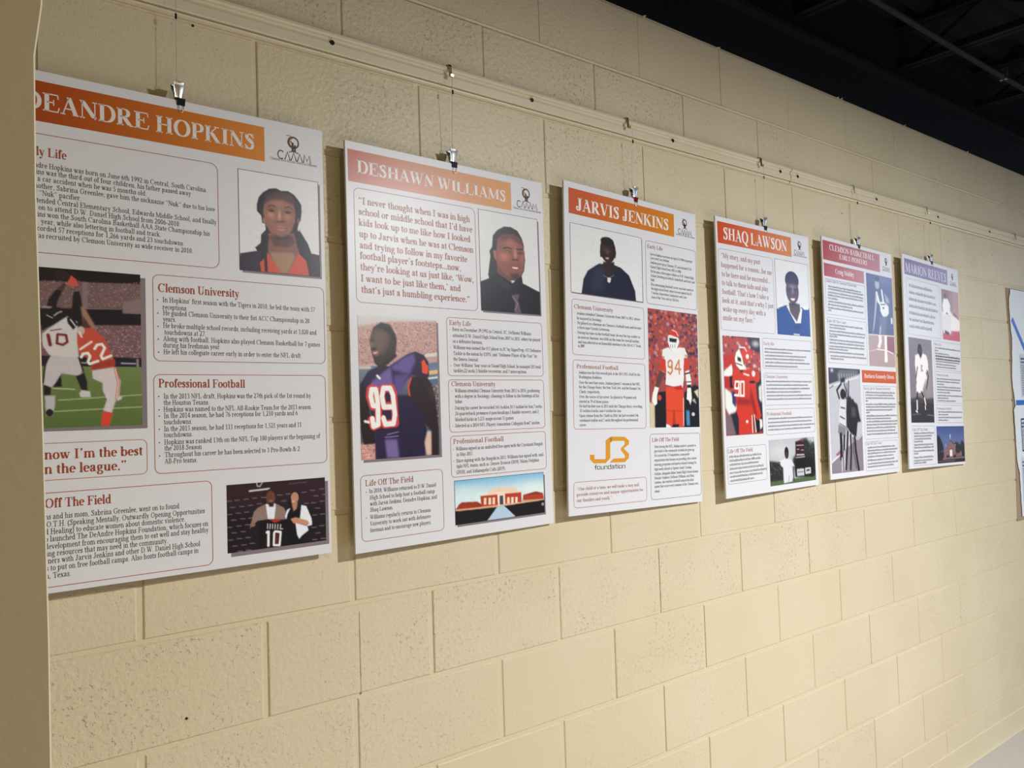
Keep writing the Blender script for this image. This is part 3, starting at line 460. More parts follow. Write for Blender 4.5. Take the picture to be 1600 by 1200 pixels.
('text','Williams signed as an undrafted free agent with the Cincinnati Bengals','',[282.1,703.5,571.2,704.7],8.6,0,'2a2426'),
('text','in May 2015.','',[283.8,717.1,335.6,717.3],8.6,0,'2a2426'),
('text','Since signing with the Bengals in 2015, Williams has signed with  mul-','',[281.8,732.2,574.2,733.3],8.6,0,'2a2426'),
('text','tiple NFL teams, such as: Denver Broncos (2018), Miami Dolphins','',[282.6,745.6,555.5,746.7],8.6,0,'2a2426'),
('text','(2018), and Indianapolis Colts (2019).','',[282.0,759.7,438.5,760.3],8.6,0,'2a2426'),
('bullet',[275.0,700.0],0.9),
('bullet',[274.7,728.8],0.9),
('panel',[16.3,744.1,240.8,889.3],12,'a8442c',1.0),
('text','Life Off The Field','',[28.2,768.0,157.2,768.3],13,0.5,'a3482a'),
('text','In 2018, Williams returned to D.W. Daniel','',[37.7,784.1,220.6,784.7],9.0,0,'2a2426'),
('text','High School to help host a football camp','',[39.2,798.5,216.2,799.0],9.0,0,'2a2426'),
('text','with Jarvis Jenkins, Deandre Hopkins, and','',[39.4,812.3,222.2,812.8],9.0,0,'2a2426'),
('text','Shaq Lawson.','',[38.9,825.4,99.9,825.6],9.0,0,'2a2426'),
('text','Williams regularly returns to Clemson','',[38.3,841.4,203.0,841.8],9.0,0,'2a2426'),
('text','University to work out with defensive','',[38.5,855.8,202.4,856.3],9.0,0,'2a2426'),
('text','lineman and to encourage new players.','',[38.3,870.1,203.8,870.5],9.0,0,'2a2426'),
('bullet',[30.4,781.6],1.1),
('bullet',[29.0,838.0],1.1),
('photo','portrait_photo',[376.5,103.1,577.8,357.9],[('p',(230,230,230),0.0,[-26,-88,525,-178,487,621,-57,643]),('p',(47,41,50),1.3,[82,180,89,122,120,90,167,66,213,63,259,77,289,115,303,155,298,179,308,225,297,286,280,311,279,341,57,348,50,326,60,274,69,228,63,205]),('p',(171,107,88),1.9,[87,203,108,195,109,246,97,242]),('p',(146,89,77),3.1,[112,188,122,135,165,110,227,102,273,117,297,155,306,190,303,238,289,286,263,330,216,340,163,316,115,280,106,235]),('p',(103,68,70),5.6,[121,153,157,108,235,101,289,127,295,156,210,125]),('e',(203,130,107),11.3,[163,223,34,23]),('e',(183,117,96),12.5,[209,154,39,21]),('e',(216,149,123),5.0,[239,203,11,28]),('e',(171,107,90),6.3,[286,222,11,24]),('p',(74,43,41),3.1,[209,231,260,226,256,236,217,238]),('l',(42,30,32),6.9,[155,181,185,173,212,177]),('l',(42,30,32),6.9,[251,176,290,173]),('e',(52,36,39),2.5,[185,194,21,6]),('e',(52,36,39),2.5,[273,194,20,6]),('e',(216,197,189),1.3,[185,195,9,1]),('p',(149,78,72),1.9,[194,268,243,254,278,264,273,282,234,289,207,280]),('p',(255,220,196),1.3,[211,271,258,271,250,280,219,279]),('p',(76,48,48),8.8,[194,310,257,301,272,318,239,338,208,335]),('p',(119,78,68),5.0,[109,258,141,301,201,336,222,375,169,362,114,315]),('p',(31,30,39),1.3,[-10,367,49,346,110,312,170,338,211,358,256,325,280,317,286,352,414,392,416,533,-25,558]),('p',(47,43,54),3.1,[114,315,199,371,175,402,101,350]),('p',(101,85,96),1.9,[201,420,260,412,247,440,267,509,220,509,228,456]),('l',(149,135,143),5.0,[212,428,238,455]),('l',(149,135,143),4.4,[246,461,224,497])],0,(5,5),1),
('photo','player_photo',[20.2,390.2,234.5,710.4],[('g',[(223,220,216),(216,208,205)],-12,38),('p',(201,162,154),5.5,[-44,55,172,19,486,3,478,210,-49,220]),('n',[(223,185,174),(183,112,103),(228,204,196),(160,128,134),(137,94,94),(214,139,121)],(400,7.5),[-2,53,193,44,186,222,-8,225]),('n',[(223,185,174),(183,112,103),(228,204,196),(160,128,134),(137,94,94),(214,139,121)],(700,7.5),[98,23,445,5,439,165,93,173]),('g',[(126,139,156),(81,94,112)],222,355),('l',(228,220,211),16.4,[366,170,447,161]),('l',(103,128,156),24.6,[372,219,445,211]),('l',(239,197,134),17.8,[379,252,444,244]),('l',(228,231,228),8.2,[378,278,443,271]),('l',(81,117,156),13.7,[385,291,442,291]),('l',(216,197,187),13.7,[-8,231,55,230]),('n',[(223,151,134),(250,197,178),(137,82,85)],(120,8.2),[392,311,445,311,436,529,384,527]),('p',(216,162,152),4.1,[-20,566,78,571,76,646,-23,639]),('n',[(250,208,196),(194,105,101),(137,105,123)],(60,8.2),[-20,566,78,571,76,646,-23,639]),('l',(216,208,205),2.7,[103,-8,103,26]),('p',(40,27,28),2.7,[3,304,47,255,50,354,48,428,74,503,75,571,14,574,3,513,0,390]),('p',(47,34,68),2.0,[21,280,47,246,102,223,157,222,257,166,304,152,350,167,377,199,380,265,362,278,276,265,236,304,204,355,204,520,200,647,72,642,73,509,36,354]),('p',(108,89,156),8.2,[164,228,241,182,295,162,302,200,268,259,186,241]),('p',(119,98,165),6.8,[67,292,164,228,176,304,181,355,160,330,51,329]),('p',(97,80,145),8.2,[185,266,268,259,211,355,181,355]),('p',(47,32,35),3.4,[268,269,362,268,393,304,414,383,425,496,423,644,371,641,384,527,353,500,308,434,271,381,262,330]),('p',(42,32,63),4.1,[196,355,265,356,339,460,360,526,343,640,201,644]),('p',(70,48,43),9.6,[361,304,400,330,406,383,389,396]),('p',(228,197,178),4.1,[360,526,380,527,379,638,351,637,343,578]),('p',(65,50,50),2.0,[67,81,79,49,120,25,164,32,196,75,202,113,196,164,165,203,102,229,81,211,68,168,59,118]),('p',(110,87,79),12.3,[69,87,97,61,148,65,161,115,122,173,86,161,66,118]),('p',(36,27,30),4.1,[76,56,120,25,171,35,199,82,201,132,170,77,112,48]),('e',(42,30,30),2.7,[73,108,15,6]),('p',(47,32,32),2.7,[65,143,94,141,90,152,69,150]),('p',(228,197,184),1.4,[73,161,102,158,93,170,77,171]),('p',(149,94,83),2.7,[70,157,108,151,104,174,82,180]),('p',(228,197,184),1.4,[75,163,99,158,92,168,79,169]),('e',(160,121,103),3.4,[69,127,7,11]),('p',(49,34,35),2.7,[102,223,196,164,203,177,134,229,108,248]),('l',(255,254,242),9.6,[93,267,107,279]),('p',(244,82,57),1.4,[48,311,74,301,51,329]),('l',(223,71,68),36.9,[89,363,87,329,55,329,50,360,66,404,95,404,92,485,67,493,57,465]),('l',(223,71,68),36.9,[165,405,121,404,112,354,124,323,168,323,178,355,184,482,125,486,115,461]),('l',(255,255,249),23.2,[88,404,67,400,57,360,62,329,84,329,93,392,92,485,67,493,62,459]),('l',(255,255,249),23.2,[165,408,124,408,115,361,124,323,160,323,174,355,182,444,173,484,129,486,120,458]),('p',(244,85,50),1.4,[337,200,353,190,364,212,376,219,370,258,339,252,340,226]),('l',(235,82,52),8.2,[275,278,259,317,265,356]),('l',(149,135,189),3.4,[126,545,197,542]),('l',(149,135,189),3.4,[138,533,198,523]),('p',(126,107,167),5.5,[126,555,189,558,197,640,134,637]),('l',(250,247,244),10.9,[24,470,43,474])],0,(6,6),0),
('photo','school_photo',[275.1,776.5,568.6,880.9],[('g',[(104,183,225),(223,242,244)],-10,77),('e',(216,240,244),31.9,[57,57,97,32]),('e',(231,242,239),31.9,[514,70,113,28]),('p',(216,164,126),2.4,[-28,133,220,131,307,140,626,122,623,171,-29,151]),('p',(162,58,36),1.6,[23,112,42,104,136,110,165,126,164,142,0,138]),('p',(242,216,191),1.6,[201,70,228,56,294,51,383,62,409,85,408,105,200,96]),('p',(186,68,43),1.6,[156,84,201,84,427,87,427,141,160,138]),('p',(180,68,45),1.6,[440,104,530,94,582,107,583,139,435,132]),('p',(141,55,43),0.8,[440,106,530,96,582,111]),('p',(250,225,195),0.8,[179,97,194,97,193,130,177,130]),('p',(250,225,195),0.8,[209,99,224,99,223,132,207,132]),('p',(250,225,195),0.8,[235,101,250,101,249,134,233,133]),('p',(250,225,195),0.8,[331,107,347,108,346,139,330,139]),('p',(250,225,195),0.8,[358,109,374,110,373,141,356,141]),('p',(250,225,195),0.8,[385,111,401,112,400,143,384,142]),('p',(254,233,208),0.8,[266,76,315,77,316,144,268,143]),('p',(76,77,89),0.8,[281,94,305,94,305,141,279,141]),('l',(244,214,185),4.0,[156,83,429,88]),('l',(227,175,137),8.0,[0,140,263,145]),('l',(227,186,147),6.4,[307,143,586,143]),('p',(31,27,30),1.6,[-12,143,52,145,263,149,235,179,200,212,-15,216]),('p',(31,27,30),1.6,[307,148,605,143,602,215,380,212,341,177]),('p',(184,209,231),1.6,[267,146,307,148,381,208,195,211]),('e',(162,153,147),2.4,[576,165,9,8])],0,(5,6),1),
]),
3:([1.1454, 2.2544, -0.0228, 0.5939, 0.9113, 0.027, 0.024, 0.038],[
('banner',[18.1,17.5,481.7,88.4],'c8542e','d8861e'),
('text','JARVIS JENKINS','',[46.3,75.8,456.0,72.6],35,2,'f6efe8'),
('logo',[536.5,22.9,535.6,56.0,501.5,74.4,571.7,73.9,489.1,80.0,587.6,78.7]),
('panel',[341.1,117.8,590.3,308.4],12,'7a4a44',1.0),
('text','Early Life','',[349.1,140.2,422.6,139.6],11.5,0.5,'a3482a'),
('text','Jarvis Jenkins was born on April 24,1988 to parents','',[362.2,160.7,570.6,158.8],7.9,0,'2a2426'),
('text','Larry and Liza Jenkins.','',[361.8,172.2,454.4,171.4],7.9,0,'2a2426'),
('text','Jenkins grew up in Clemson, SC and attended D.W.','',[363.2,185.8,568.6,184.1],7.9,0,'2a2426'),
('text','Daniel High School from 2002 to 2006.','',[362.8,198.9,514.7,197.6],7.9,0,'2a2426'),
('text','He became a three-sport athlete at D.W. Daniel High','',[362.4,212.6,577.4,210.7],7.9,0,'2a2426'),
('text','School, lettering in football, basketball, and track and','',[363.2,225.6,581.6,223.6],7.9,0,'2a2426'),
('text','field.','',[362.9,238.5,381.8,238.3],7.9,0,'2a2426'),
('text','His outstanding football career was best noted at','',[363.0,252.2,573.1,249.8],7.9,0,'2a2426'),
('text','the high school level, where he was named the SC','',[363.8,264.7,566.4,262.9],7.9,0,'2a2426'),
('text','Coaches Association Linebacker and Line','',[364.6,277.5,537.5,275.9],7.9,0,'2a2426'),
('text','man of the Year and an All-Star.','',[364.3,290.3,499.8,289.1],7.9,0,'2a2426'),
('panel',[23.7,323.6,327.9,476.8],10,'a8502c',1.0),
('text','Clemson University','',[32.3,349.9,191.5,347.7],11.5,0.5,'a3482a'),
('text','Jenkins attended Clemson University from 2007 to 2011, where','',[41.9,366.0,309.4,362.4],7.9,0,'2a2426'),
('text','he majored in Sociology.','',[42.9,379.3,144.0,377.9],7.9,0,'2a2426'),
('text','He played as a lineman on Clemson’s football team and became','',[43.9,392.1,314.0,388.4],7.9,0,'2a2426'),
('text','a three-time Varsity Letterman.','',[44.5,404.9,176.6,403.0],7.9,0,'2a2426'),
('text','During his time on the football team, he was the top tackler as','',[44.1,418.6,307.9,415.0],7.9,0,'2a2426'),
('text','an interior lineman, was fifth on the team for overall tackles,','',[45.1,431.6,304.9,428.5],7.9,0,'2a2426'),
('text','and was selected as an honorable mention to the All-ACC Team','',[45.7,444.6,311.4,441.4],7.9,0,'2a2426'),
('text','in 2009.','',[45.4,455.5,73.1,455.1],7.9,0,'2a2426'),
('bullet',[35.2,362.6],0.8),
('bullet',[35.8,389.4],0.8),
('bullet',[36.5,415.3],0.8),
('panel',[24.2,490.4,328.1,679.9],10,'a8502c',1.0),
('text','Professional Football','',[38.4,513.4,209.5,512.0],11.5,0.5,'a3482a'),
('text','Jenkins was the 41st overall pick in the 2011 NFL Draft by the','',[46.6,528.2,304.9,526.2],7.9,0,'2a2426'),
('text','Washington Redskins.','',[46.3,540.6,140.5,540.1],7.9,0,'2a2426'),
('text','Over the next four years, Jenkins played 7 seasons in the NFL','',[46.4,555.5,304.1,554.1],7.9,0,'2a2426'),
('text','for the Chicago Bears, the New York Jets, and the Kansas City','',[47.0,567.9,306.4,566.5],7.9,0,'2a2426'),
('text','Chiefs, respectively.','',[47.1,580.8,131.2,580.4],7.9,0,'2a2426'),
('text','Over the course of his career, he played in 94 games and','',[46.7,594.3,285.5,593.3],7.9,0,'2a2426'),
('text','started in 39 of those games.','',[46.8,607.3,167.0,607.0],7.9,0,'2a2426'),
('text','He had his best year in 2015 with the Chicago Bears, recording','',[46.5,620.0,311.3,619.2],7.9,0,'2a2426'),
('text','32 tackles,4 sacks, and 4 tackles for loss.','',[46.6,632.8,219.8,632.3],7.9,0,'2a2426'),
('text','Upon release from the Chiefs in 2016, he had recorded 146','',[46.2,646.3,293.6,645.5],7.9,0,'2a2426'),
('text','combined tackles and 7 sacks throughout his professional','',[46.8,659.0,291.6,658.3],7.9,0,'2a2426'),
('text','career.','',[46.4,671.5,74.2,671.4],7.9,0,'2a2426'),
('bullet',[37.6,525.4],0.8),
('bullet',[37.8,552.7],0.8),
('bullet',[37.6,591.2],0.8),
('bullet',[37.4,616.8],0.8),
('bullet',[37.6,642.8],0.8),
('shape','foundation_logo',[[167.4,703.5,175.2,701.6,231.6,702.9,249.1,714.0,248.8,724.2,225.5,736.0,248.0,751.5,247.7,763.8,229.6,775.1,165.5,774.1,181.3,763.5,229.9,763.6,230.2,755.1,214.2,741.2,214.4,735.1,231.0,723.7,231.2,717.8,226.1,714.0,176.8,713.7,169.3,719.3],[150.6,711.5,167.4,703.5,175.2,701.6,176.8,713.7,169.3,718.0,168.1,761.2,148.9,774.7,101.0,773.9,85.3,763.0,85.7,749.7,103.5,750.3,103.1,762.4,149.2,763.8]],'dd9a2c'),
('text','foundation','',[102.4,791.4,232.0,792.3],13,-1,'2c2a30'),
('panel',[19.7,821.4,324.6,891.5],11,'a8542c',1.0),
('text','“One child at a time, we will make a way and','',[31.5,844.4,289.7,846.3],8.6,0.5,'b06040'),
('text','provide resources and unique opportunities for','',[31.1,859.6,308.9,861.6],8.6,0.5,'b06040'),
('text','our families and youth.”','',[30.7,875.3,172.3,876.4],8.6,0.5,'b06040'),
('panel',[343.2,696.4,590.1,890.8],11,'7a4a44',1.0),
('text','Life Off The Field','',[352.3,719.7,482.1,719.9],11.5,0.5,'a3482a'),
('text','After leaving the NFL, Jenkins made it a priority to','',[362.5,738.4,567.7,738.8],8.0,0,'2a2426'),
('text','give back to the community in which he grew up.','',[362.2,751.3,560.1,751.7],8.0,0,'2a2426'),
('text','He created the J3 Foundation, a non-profit','',[361.8,764.5,533.5,764.8],8.0,0,'2a2426'),
('text','organization that focuses on providing after school','',[361.5,778.0,568.0,778.4],8.0,0,'2a2426'),
('text','tutoring programs and sports-related training for','',[361.1,791.2,568.5,791.9],8.0,0,'2a2426'),
('text','high needs schools in Upstate South Carolina.','',[361.6,804.8,544.2,805.6],8.0,0,'2a2426'),
('text','Jenkins, alongside fellow Daniel High School alumni','',[360.3,818.6,575.0,819.4],8.0,0,'2a2426'),
('text','Deandre Hopkins, DeShawn Williams, and Shaq','',[360.0,831.1,554.0,831.9],8.0,0,'2a2426'),
('text','Lawson, also started a football camp in his alma','',[359.6,843.7,551.7,844.4],8.0,0,'2a2426'),
('text','mater that occurs every summer at the Clemson area','',[360.1,856.0,574.0,856.9],8.0,0,'2a2426'),
('text','school.','',[359.7,869.8,385.0,869.9],8.0,0,'2a2426'),
('bullet',[353.1,736.0],0.8),
('bullet',[352.4,761.9],0.8),
('bullet',[351.8,816.0],0.8),
('photo','portrait_photo',[22.3,115.1,323.2,305.6],[('p',(231,231,231),0.0,[-94,-61,731,-196,713,470,-110,531]),('p',(33,33,54),1.6,[79,389,98,299,134,248,204,209,229,197,358,191,410,199,484,237,536,325,545,410,78,450]),('p',(48,50,75),19.8,[183,235,265,212,284,259,261,337,160,361]),('e',(48,33,33),1.6,[304,110,66,74]),('e',(39,29,31),4.0,[299,62,57,25]),('p',(50,34,34),1.6,[235,119,247,118,256,158,238,160]),('p',(50,34,34),1.6,[360,110,375,112,367,155,357,145]),('e',(95,63,56),7.9,[277,108,20,15]),('e',(86,59,52),7.9,[318,112,16,14]),('e',(114,80,68),4.0,[299,124,8,15]),('e',(26,18,19),1.6,[275,105,12,3]),('e',(26,18,19),1.6,[316,105,12,3]),('p',(118,72,64),2.4,[274,156,317,150,307,167,284,168]),('p',(210,189,176),0.8,[282,158,311,155,305,162,286,163]),('p',(52,35,35),3.2,[260,182,358,173,352,216,335,253,309,266,269,246]),('l',(139,119,114),3.2,[261,261,304,274,351,251]),('p',(229,226,221),0.8,[296,270,325,270,320,293,308,299,295,292])],0,(3,3),1),
('photo','player_photo',[345.3,321.8,588.9,677.8],[('p',(161,76,73),0.0,[-68,-47,723,-118,696,838,-92,814]),('n',[(210,91,64),(129,55,66),(69,44,58),(220,119,93),(182,151,155),(97,65,83),(210,76,52)],(260,29.7),[-8,1,502,-41,488,460,-21,469]),('n',[(54,40,58),(97,65,83)],(40,31.4),[339,-28,502,-41,493,260,331,267]),('p',(33,29,35),3.5,[51,501,158,493,152,719,40,717]),('p',(31,29,37),3.5,[336,497,441,446,500,459,492,724,329,722]),('p',(214,200,165),4.4,[-3,562,44,569,45,717,-7,716]),('p',(76,140,186),3.5,[353,610,384,610,387,701,355,701]),('e',(210,76,54),3.5,[94,533,19,16]),('e',(214,211,206),3.5,[424,632,16,11]),('p',(225,204,165),2.6,[438,489,481,474,480,531]),('p',(182,172,176),2.6,[415,546,439,532,461,567]),('p',(238,236,233),1.7,[126,289,133,241,187,225,231,247,293,220,349,220,377,265,376,282,348,280,335,336,338,406,323,466,236,464,154,452,164,370,158,302]),('l',(210,129,62),7.8,[121,279,148,288]),('l',(65,44,42),2.6,[121,286,146,294]),('l',(210,129,62),7.8,[351,266,379,268]),('l',(65,44,42),2.6,[351,274,379,276]),('p',(210,61,42),1.7,[115,297,158,305,164,377,102,365]),('p',(210,61,42),1.7,[339,287,382,286,397,348,349,364]),('p',(99,67,60),2.6,[97,368,145,381,100,460,83,474,52,464]),('p',(242,241,235),1.7,[52,468,89,474,71,521,70,569,47,582,21,555,29,515]),('p',(238,236,231),1.7,[351,367,391,356,413,426,406,461,366,455]),('l',(22,20,23),10.5,[353,381,397,373]),('l',(22,20,23),7.0,[365,432,409,429]),('p',(26,25,27),0.9,[367,449,408,446,408,465,371,467]),('p',(242,241,235),1.7,[369,469,406,467,413,532,397,574,383,546,360,539]),('l',(203,76,37),12.2,[223,313,207,303,185,314,184,342,211,348,223,320,222,368,203,389,181,376]),('l',(220,172,93),3.5,[223,313,207,303,185,314,184,342,211,348,223,320,222,368,203,389,181,376]),('l',(203,76,37),12.2,[292,383,291,300,250,353,306,355]),('l',(220,172,93),3.5,[292,383,291,300,250,353,306,355]),('p',(225,76,46),1.7,[157,464,235,471,325,470,334,547,327,617,318,711,218,706,163,692,155,589]),('p',(193,44,35),2.6,[225,464,314,452,319,480,257,483]),('p',(182,55,37),2.6,[226,603,237,603,246,693,213,692]),('l',(246,236,229),5.2,[326,533,324,701]),('l',(161,48,31),3.5,[160,609,220,616]),('l',(161,48,31),3.5,[254,613,321,613]),('p',(240,239,233),0.9,[153,691,190,702,206,716,150,715]),('p',(33,29,35),0.9,[213,692,279,693,273,717,212,716]),('e',(210,59,42),1.7,[245,146,47,35]),('p',(242,241,235),1.7,[189,153,206,148,289,161,299,184,276,227,242,253,204,231,188,197]),('p',(37,33,42),1.7,[198,166,277,168,268,192,202,190]),('l',(44,40,46),4.4,[210,207,212,224]),('l',(44,40,46),4.4,[230,206,231,226]),('l',(44,40,46),4.4,[252,204,251,222]),('l',(246,245,237),4.4,[229,116,268,124,289,150])],0,(0,0),0),
]),
4:([1.8069, 2.2498, 0.0006, 0.5866, 0.9124, 0.027, 0.024, 0.038],[
('banner',[10.3,15.8,463.5,86.6],'cc4a20','d88a58'),
('text','SHAQ LAWSON','',[40.1,71.6,433.1,71.7],40,2,'f6eee8'),
('logo',[522.1,22.0,519.8,55.3,481.5,76.2,553.5,72.2,473.1,80.9,569.9,78.7]),
('panel',[8.4,104.2,335.2,370.2],14,'6a5a60',0.8),
('text','“My story, and my past','',[22.9,134.3,255.9,134.4],17,0.6,'b08074'),
('text','happened for a reason...for me','',[22.1,164.5,325.9,164.6],17,0.6,'b08074'),
('text','to be here and be successful...','',[23.3,194.8,314.6,195.1],17,0.6,'b08074'),
('text','to talk to these kids and play','',[21.9,223.4,299.2,223.8],17,0.6,'b08074'),
('text','football. That’s how I take a','',[22.5,252.5,299.5,252.8],17,0.6,'b08074'),
('text','look at it, and that’s why I just','',[21.2,280.8,329.1,281.3],17,0.6,'b08074'),
('text','wake up every day with a','',[22.5,309.3,276.9,309.7],17,0.6,'b08074'),
('text','smile on my face.”','',[20.5,337.7,209.4,338.0],17,0.6,'b08074'),
('panel',[247.1,387.1,575.3,491.9],8,'6a5a60',0.8),
('text','Early life','',[252.4,410.4,321.6,410.5],10.5,0.3,'b06a60'),
('greek',[260.7,425.6,565.9,426.0],6.5,'6c666c'),
('greek',[259.9,436.8,438.8,437.7],6.5,'6c666c'),
('greek',[259.9,449.6,537.4,448.4],6.5,'6c666c'),
('greek',[259.1,461.4,520.7,459.1],6.5,'6c666c'),
('greek',[260.1,473.2,559.4,472.3],6.5,'6c666c'),
('greek',[259.3,485.5,471.5,485.0],6.5,'6c666c'),
('panel',[247.9,506.8,577.5,617.7],8,'6a5a60',0.8),
('text','Clemson University','',[253.8,523.9,402.3,524.2],10.5,0.3,'b06a60'),
('greek',[260.3,537.8,563.4,538.4],6.5,'6c666c'),
('greek',[261.3,550.1,535.5,550.9],6.5,'6c666c'),
('greek',[261.4,562.5,550.7,563.7],6.5,'6c666c'),
('greek',[260.6,574.3,486.1,574.9],6.5,'6c666c'),
('greek',[261.6,586.1,562.0,588.1],6.5,'6c666c'),
('greek',[260.8,598.4,556.8,600.1],6.5,'6c666c'),
('panel',[248.4,630.5,574.9,719.0],8,'6a5a60',0.8),
('text','Professional Football','',[254.2,652.6,415.4,652.9],11.5,0.3,'b05a50'),
('greek',[262.7,665.4,559.7,667.1],6.5,'6c666c'),
('greek',[261.8,677.7,553.3,680.7],6.5,'6c666c'),
('greek',[261.9,690.1,572.0,693.6],6.5,'6c666c'),
('greek',[261.1,702.4,546.1,705.8],6.5,'6c666c'),
('panel',[13.8,748.8,243.2,867.8],8,'6a5a60',0.8),
('text','Life Off The Field','',[18.2,768.2,161.3,768.5],12,0.5,'b05a50'),
('greek',[23.9,781.8,213.2,784.9],8,'6c666c'),
('greek',[24.7,794.5,204.9,797.6],8,'6c666c'),
('greek',[25.5,807.8,194.9,810.1],8,'6c666c'),
('greek',[24.6,820.8,223.6,823.0],8,'6c666c'),
('greek',[24.5,834.0,241.3,836.2],8,'6c666c'),
('greek',[25.3,846.7,215.3,847.5],8,'6c666c'),
('greek',[26.1,860.0,161.3,860.6],8,'6c666c'),
('photo','portrait_photo',[348.3,104.4,570.5,369.0],[('p',(231,231,231),0.0,[-761,-7,758,-175,701,631,-807,663]),('p',(35,71,144),1.1,[-11,359,53,324,139,319,210,330,358,321,476,323,477,548,-26,564]),('p',(29,56,122),5.7,[201,456,332,451,263,504]),('p',(238,240,239),1.1,[8,341,53,321,102,324,12,354]),('l',(27,33,61),4.6,[20,347,80,332]),('p',(238,240,239),1.1,[341,320,439,316,433,334,374,336]),('p',(238,240,239),1.1,[131,326,160,320,260,424,316,324,345,335,317,438,243,442]),('p',(87,65,71),3.4,[161,299,313,298,315,349,264,432,175,365]),('e',(53,52,89),2.3,[218,136,93,67]),('e',(94,73,93),3.4,[219,211,87,92]),('e',(66,56,85),11.5,[220,128,84,42]),('e',(152,133,152),16.1,[221,178,45,17]),('e',(162,144,158),5.7,[222,211,13,22]),('e',(33,29,45),2.3,[187,199,22,5]),('e',(33,29,45),2.3,[268,198,23,5]),('p',(98,61,67),3.4,[180,260,264,255,248,290,197,293]),('p',(244,238,231),1.1,[189,266,254,262,239,279,201,280]),('p',(48,37,47),5.7,[164,299,277,296,268,314,179,316]),('l',(216,220,223),9.2,[216,523,291,524])],0,(0,0),1),
('photo','player_photo',[13.7,388.0,230.5,712.3],[('p',(177,74,72),0.0,[-57,-70,655,-100,589,838,-116,788]),('n',[(204,70,56),(125,64,70),(219,158,151),(84,53,60),(208,200,201)],(60,32.3),[0,0,441,-15,423,244,-17,245]),('p',(46,40,48),10.8,[277,0,440,0,441,112,325,84]),('e',(219,210,207),8.1,[382,42,40,20]),('p',(52,43,50),10.8,[307,214,442,234,432,642,324,617]),('p',(198,43,36),6.7,[2,139,113,108,140,215,22,216]),('p',(242,239,233),4.0,[-5,235,91,186,104,245,68,269,-7,264]),('p',(187,43,34),4.0,[2,264,111,264,105,342,13,341]),('p',(25,22,26),2.7,[60,264,103,259,111,337,63,342]),('p',(235,235,229),5.4,[5,341,69,371,108,430,131,470,102,509,43,516,4,467]),('p',(63,53,111),4.0,[79,362,130,362,119,470,82,440]),('p',(42,38,52),6.7,[52,507,155,491,144,648,42,643]),('p',(125,105,111),8.1,[2,505,59,517,110,646,0,646]),('e',(204,64,50),5.4,[370,264,51,40]),('p',(229,227,223),5.4,[398,336,432,316,428,438,401,417]),('p',(210,57,38),2.7,[97,225,149,205,262,215,334,204,364,244,366,315,374,416,418,529,373,558,313,516,304,636,145,643,151,550,129,500,128,392,90,313]),('p',(156,36,30),8.1,[298,335,338,416,370,528,331,516,287,415]),('p',(156,38,30),13.4,[127,401,293,415,299,455,141,451]),('e',(42,28,34),2.7,[324,300,36,10]),('e',(229,221,215),4.0,[342,244,21,20]),('l',(242,231,223),10.8,[228,246,286,256]),('l',(246,242,233),13.4,[126,298,169,299,157,343,117,342,126,298]),('l',(246,242,233),12.1,[166,338,159,387,111,386]),('l',(246,242,233),13.4,[186,299,224,299,218,391,180,391,186,299]),('l',(246,242,233),5.4,[111,391,223,395]),('e',(219,64,44),2.7,[269,115,56,50]),('p',(246,244,235),2.7,[147,107,184,82,215,136,229,185,262,215,191,223,139,186,131,147]),('p',(36,30,34),2.7,[159,132,200,141,204,170,161,161]),('l',(42,36,40),8.1,[142,178,211,190]),('l',(246,244,235),8.1,[184,72,246,71,270,95]),('e',(246,242,233),2.7,[277,130,18,16]),('p',(32,28,34),2.7,[174,220,235,220,199,240]),('l',(246,242,233),8.1,[303,525,304,636]),('l',(246,242,233),8.1,[330,521,344,633]),('e',(242,233,225),2.7,[243,563,14,10]),('p',(239,237,231),2.7,[392,549,423,555,425,601,396,620]),('p',(25,22,26),2.7,[360,558,397,559,386,640,355,639])],0,(0,3),0),
('photo','scoreboard_photo',[260.8,736.3,565.5,893.3],[('p',(192,193,197),0.0,[-79,-76,734,-38,703,410,-108,331]),('e',(214,216,215),31.6,[140,81,117,52]),('p',(42,47,44),9.5,[406,12,491,0,552,42,607,39,633,292,326,266,294,145,337,116]),('n',[(32,36,34),(63,70,60),(94,101,90)],(60,14.2),[427,13,619,23,608,178,416,164]),('p',(48,49,52),6.3,[-20,138,94,152,171,179,171,316,-12,299]),('n',[(38,40,42),(115,112,111),(73,76,76)],(40,12.7),[-1,150,172,163,166,252,-8,238]),('p',(88,105,72),4.7,[-30,282,183,285,634,275,626,392,-33,328]),('p',(59,30,36),1.6,[343,25,401,17,464,26,470,146,339,143]),('l',(125,53,60),6.3,[353,25,405,19,462,28]),('l',(198,185,187),4.7,[357,52,455,54]),('l',(177,168,171),4.7,[364,80,391,81]),('l',(177,168,171),4.7,[417,88,453,89]),('l',(208,200,201),7.9,[357,119,457,122]),('l',(208,200,201),4.7,[345,138,464,137]),('p',(32,30,34),4.7,[335,142,589,144,589,288,325,276]),('p',(198,200,201),1.6,[350,219,448,221,446,270,351,268]),('p',(204,206,207),1.6,[463,217,540,217,541,262,464,261]),('l',(42,38,60),12.7,[485,237,521,236]),('l',(94,91,111),6.3,[361,242,436,242]),('p',(221,223,227),3.2,[124,149,184,137,273,144,321,195,289,204,283,300,172,306,173,200,141,182]),('e',(42,32,34),3.2,[222,97,28,42]),('e',(73,53,50),4.7,[223,110,18,19]),('l',(73,55,54),12.7,[300,199,307,296]),('l',(84,64,60),9.5,[133,160,109,158]),('l',(63,64,80),4.7,[245,259,234,301])],0,(0,0),0),
]),
5:([2.4446, 2.2538, -0.0135, 0.5791, 0.9054, 0.027, 0.024, 0.038],[
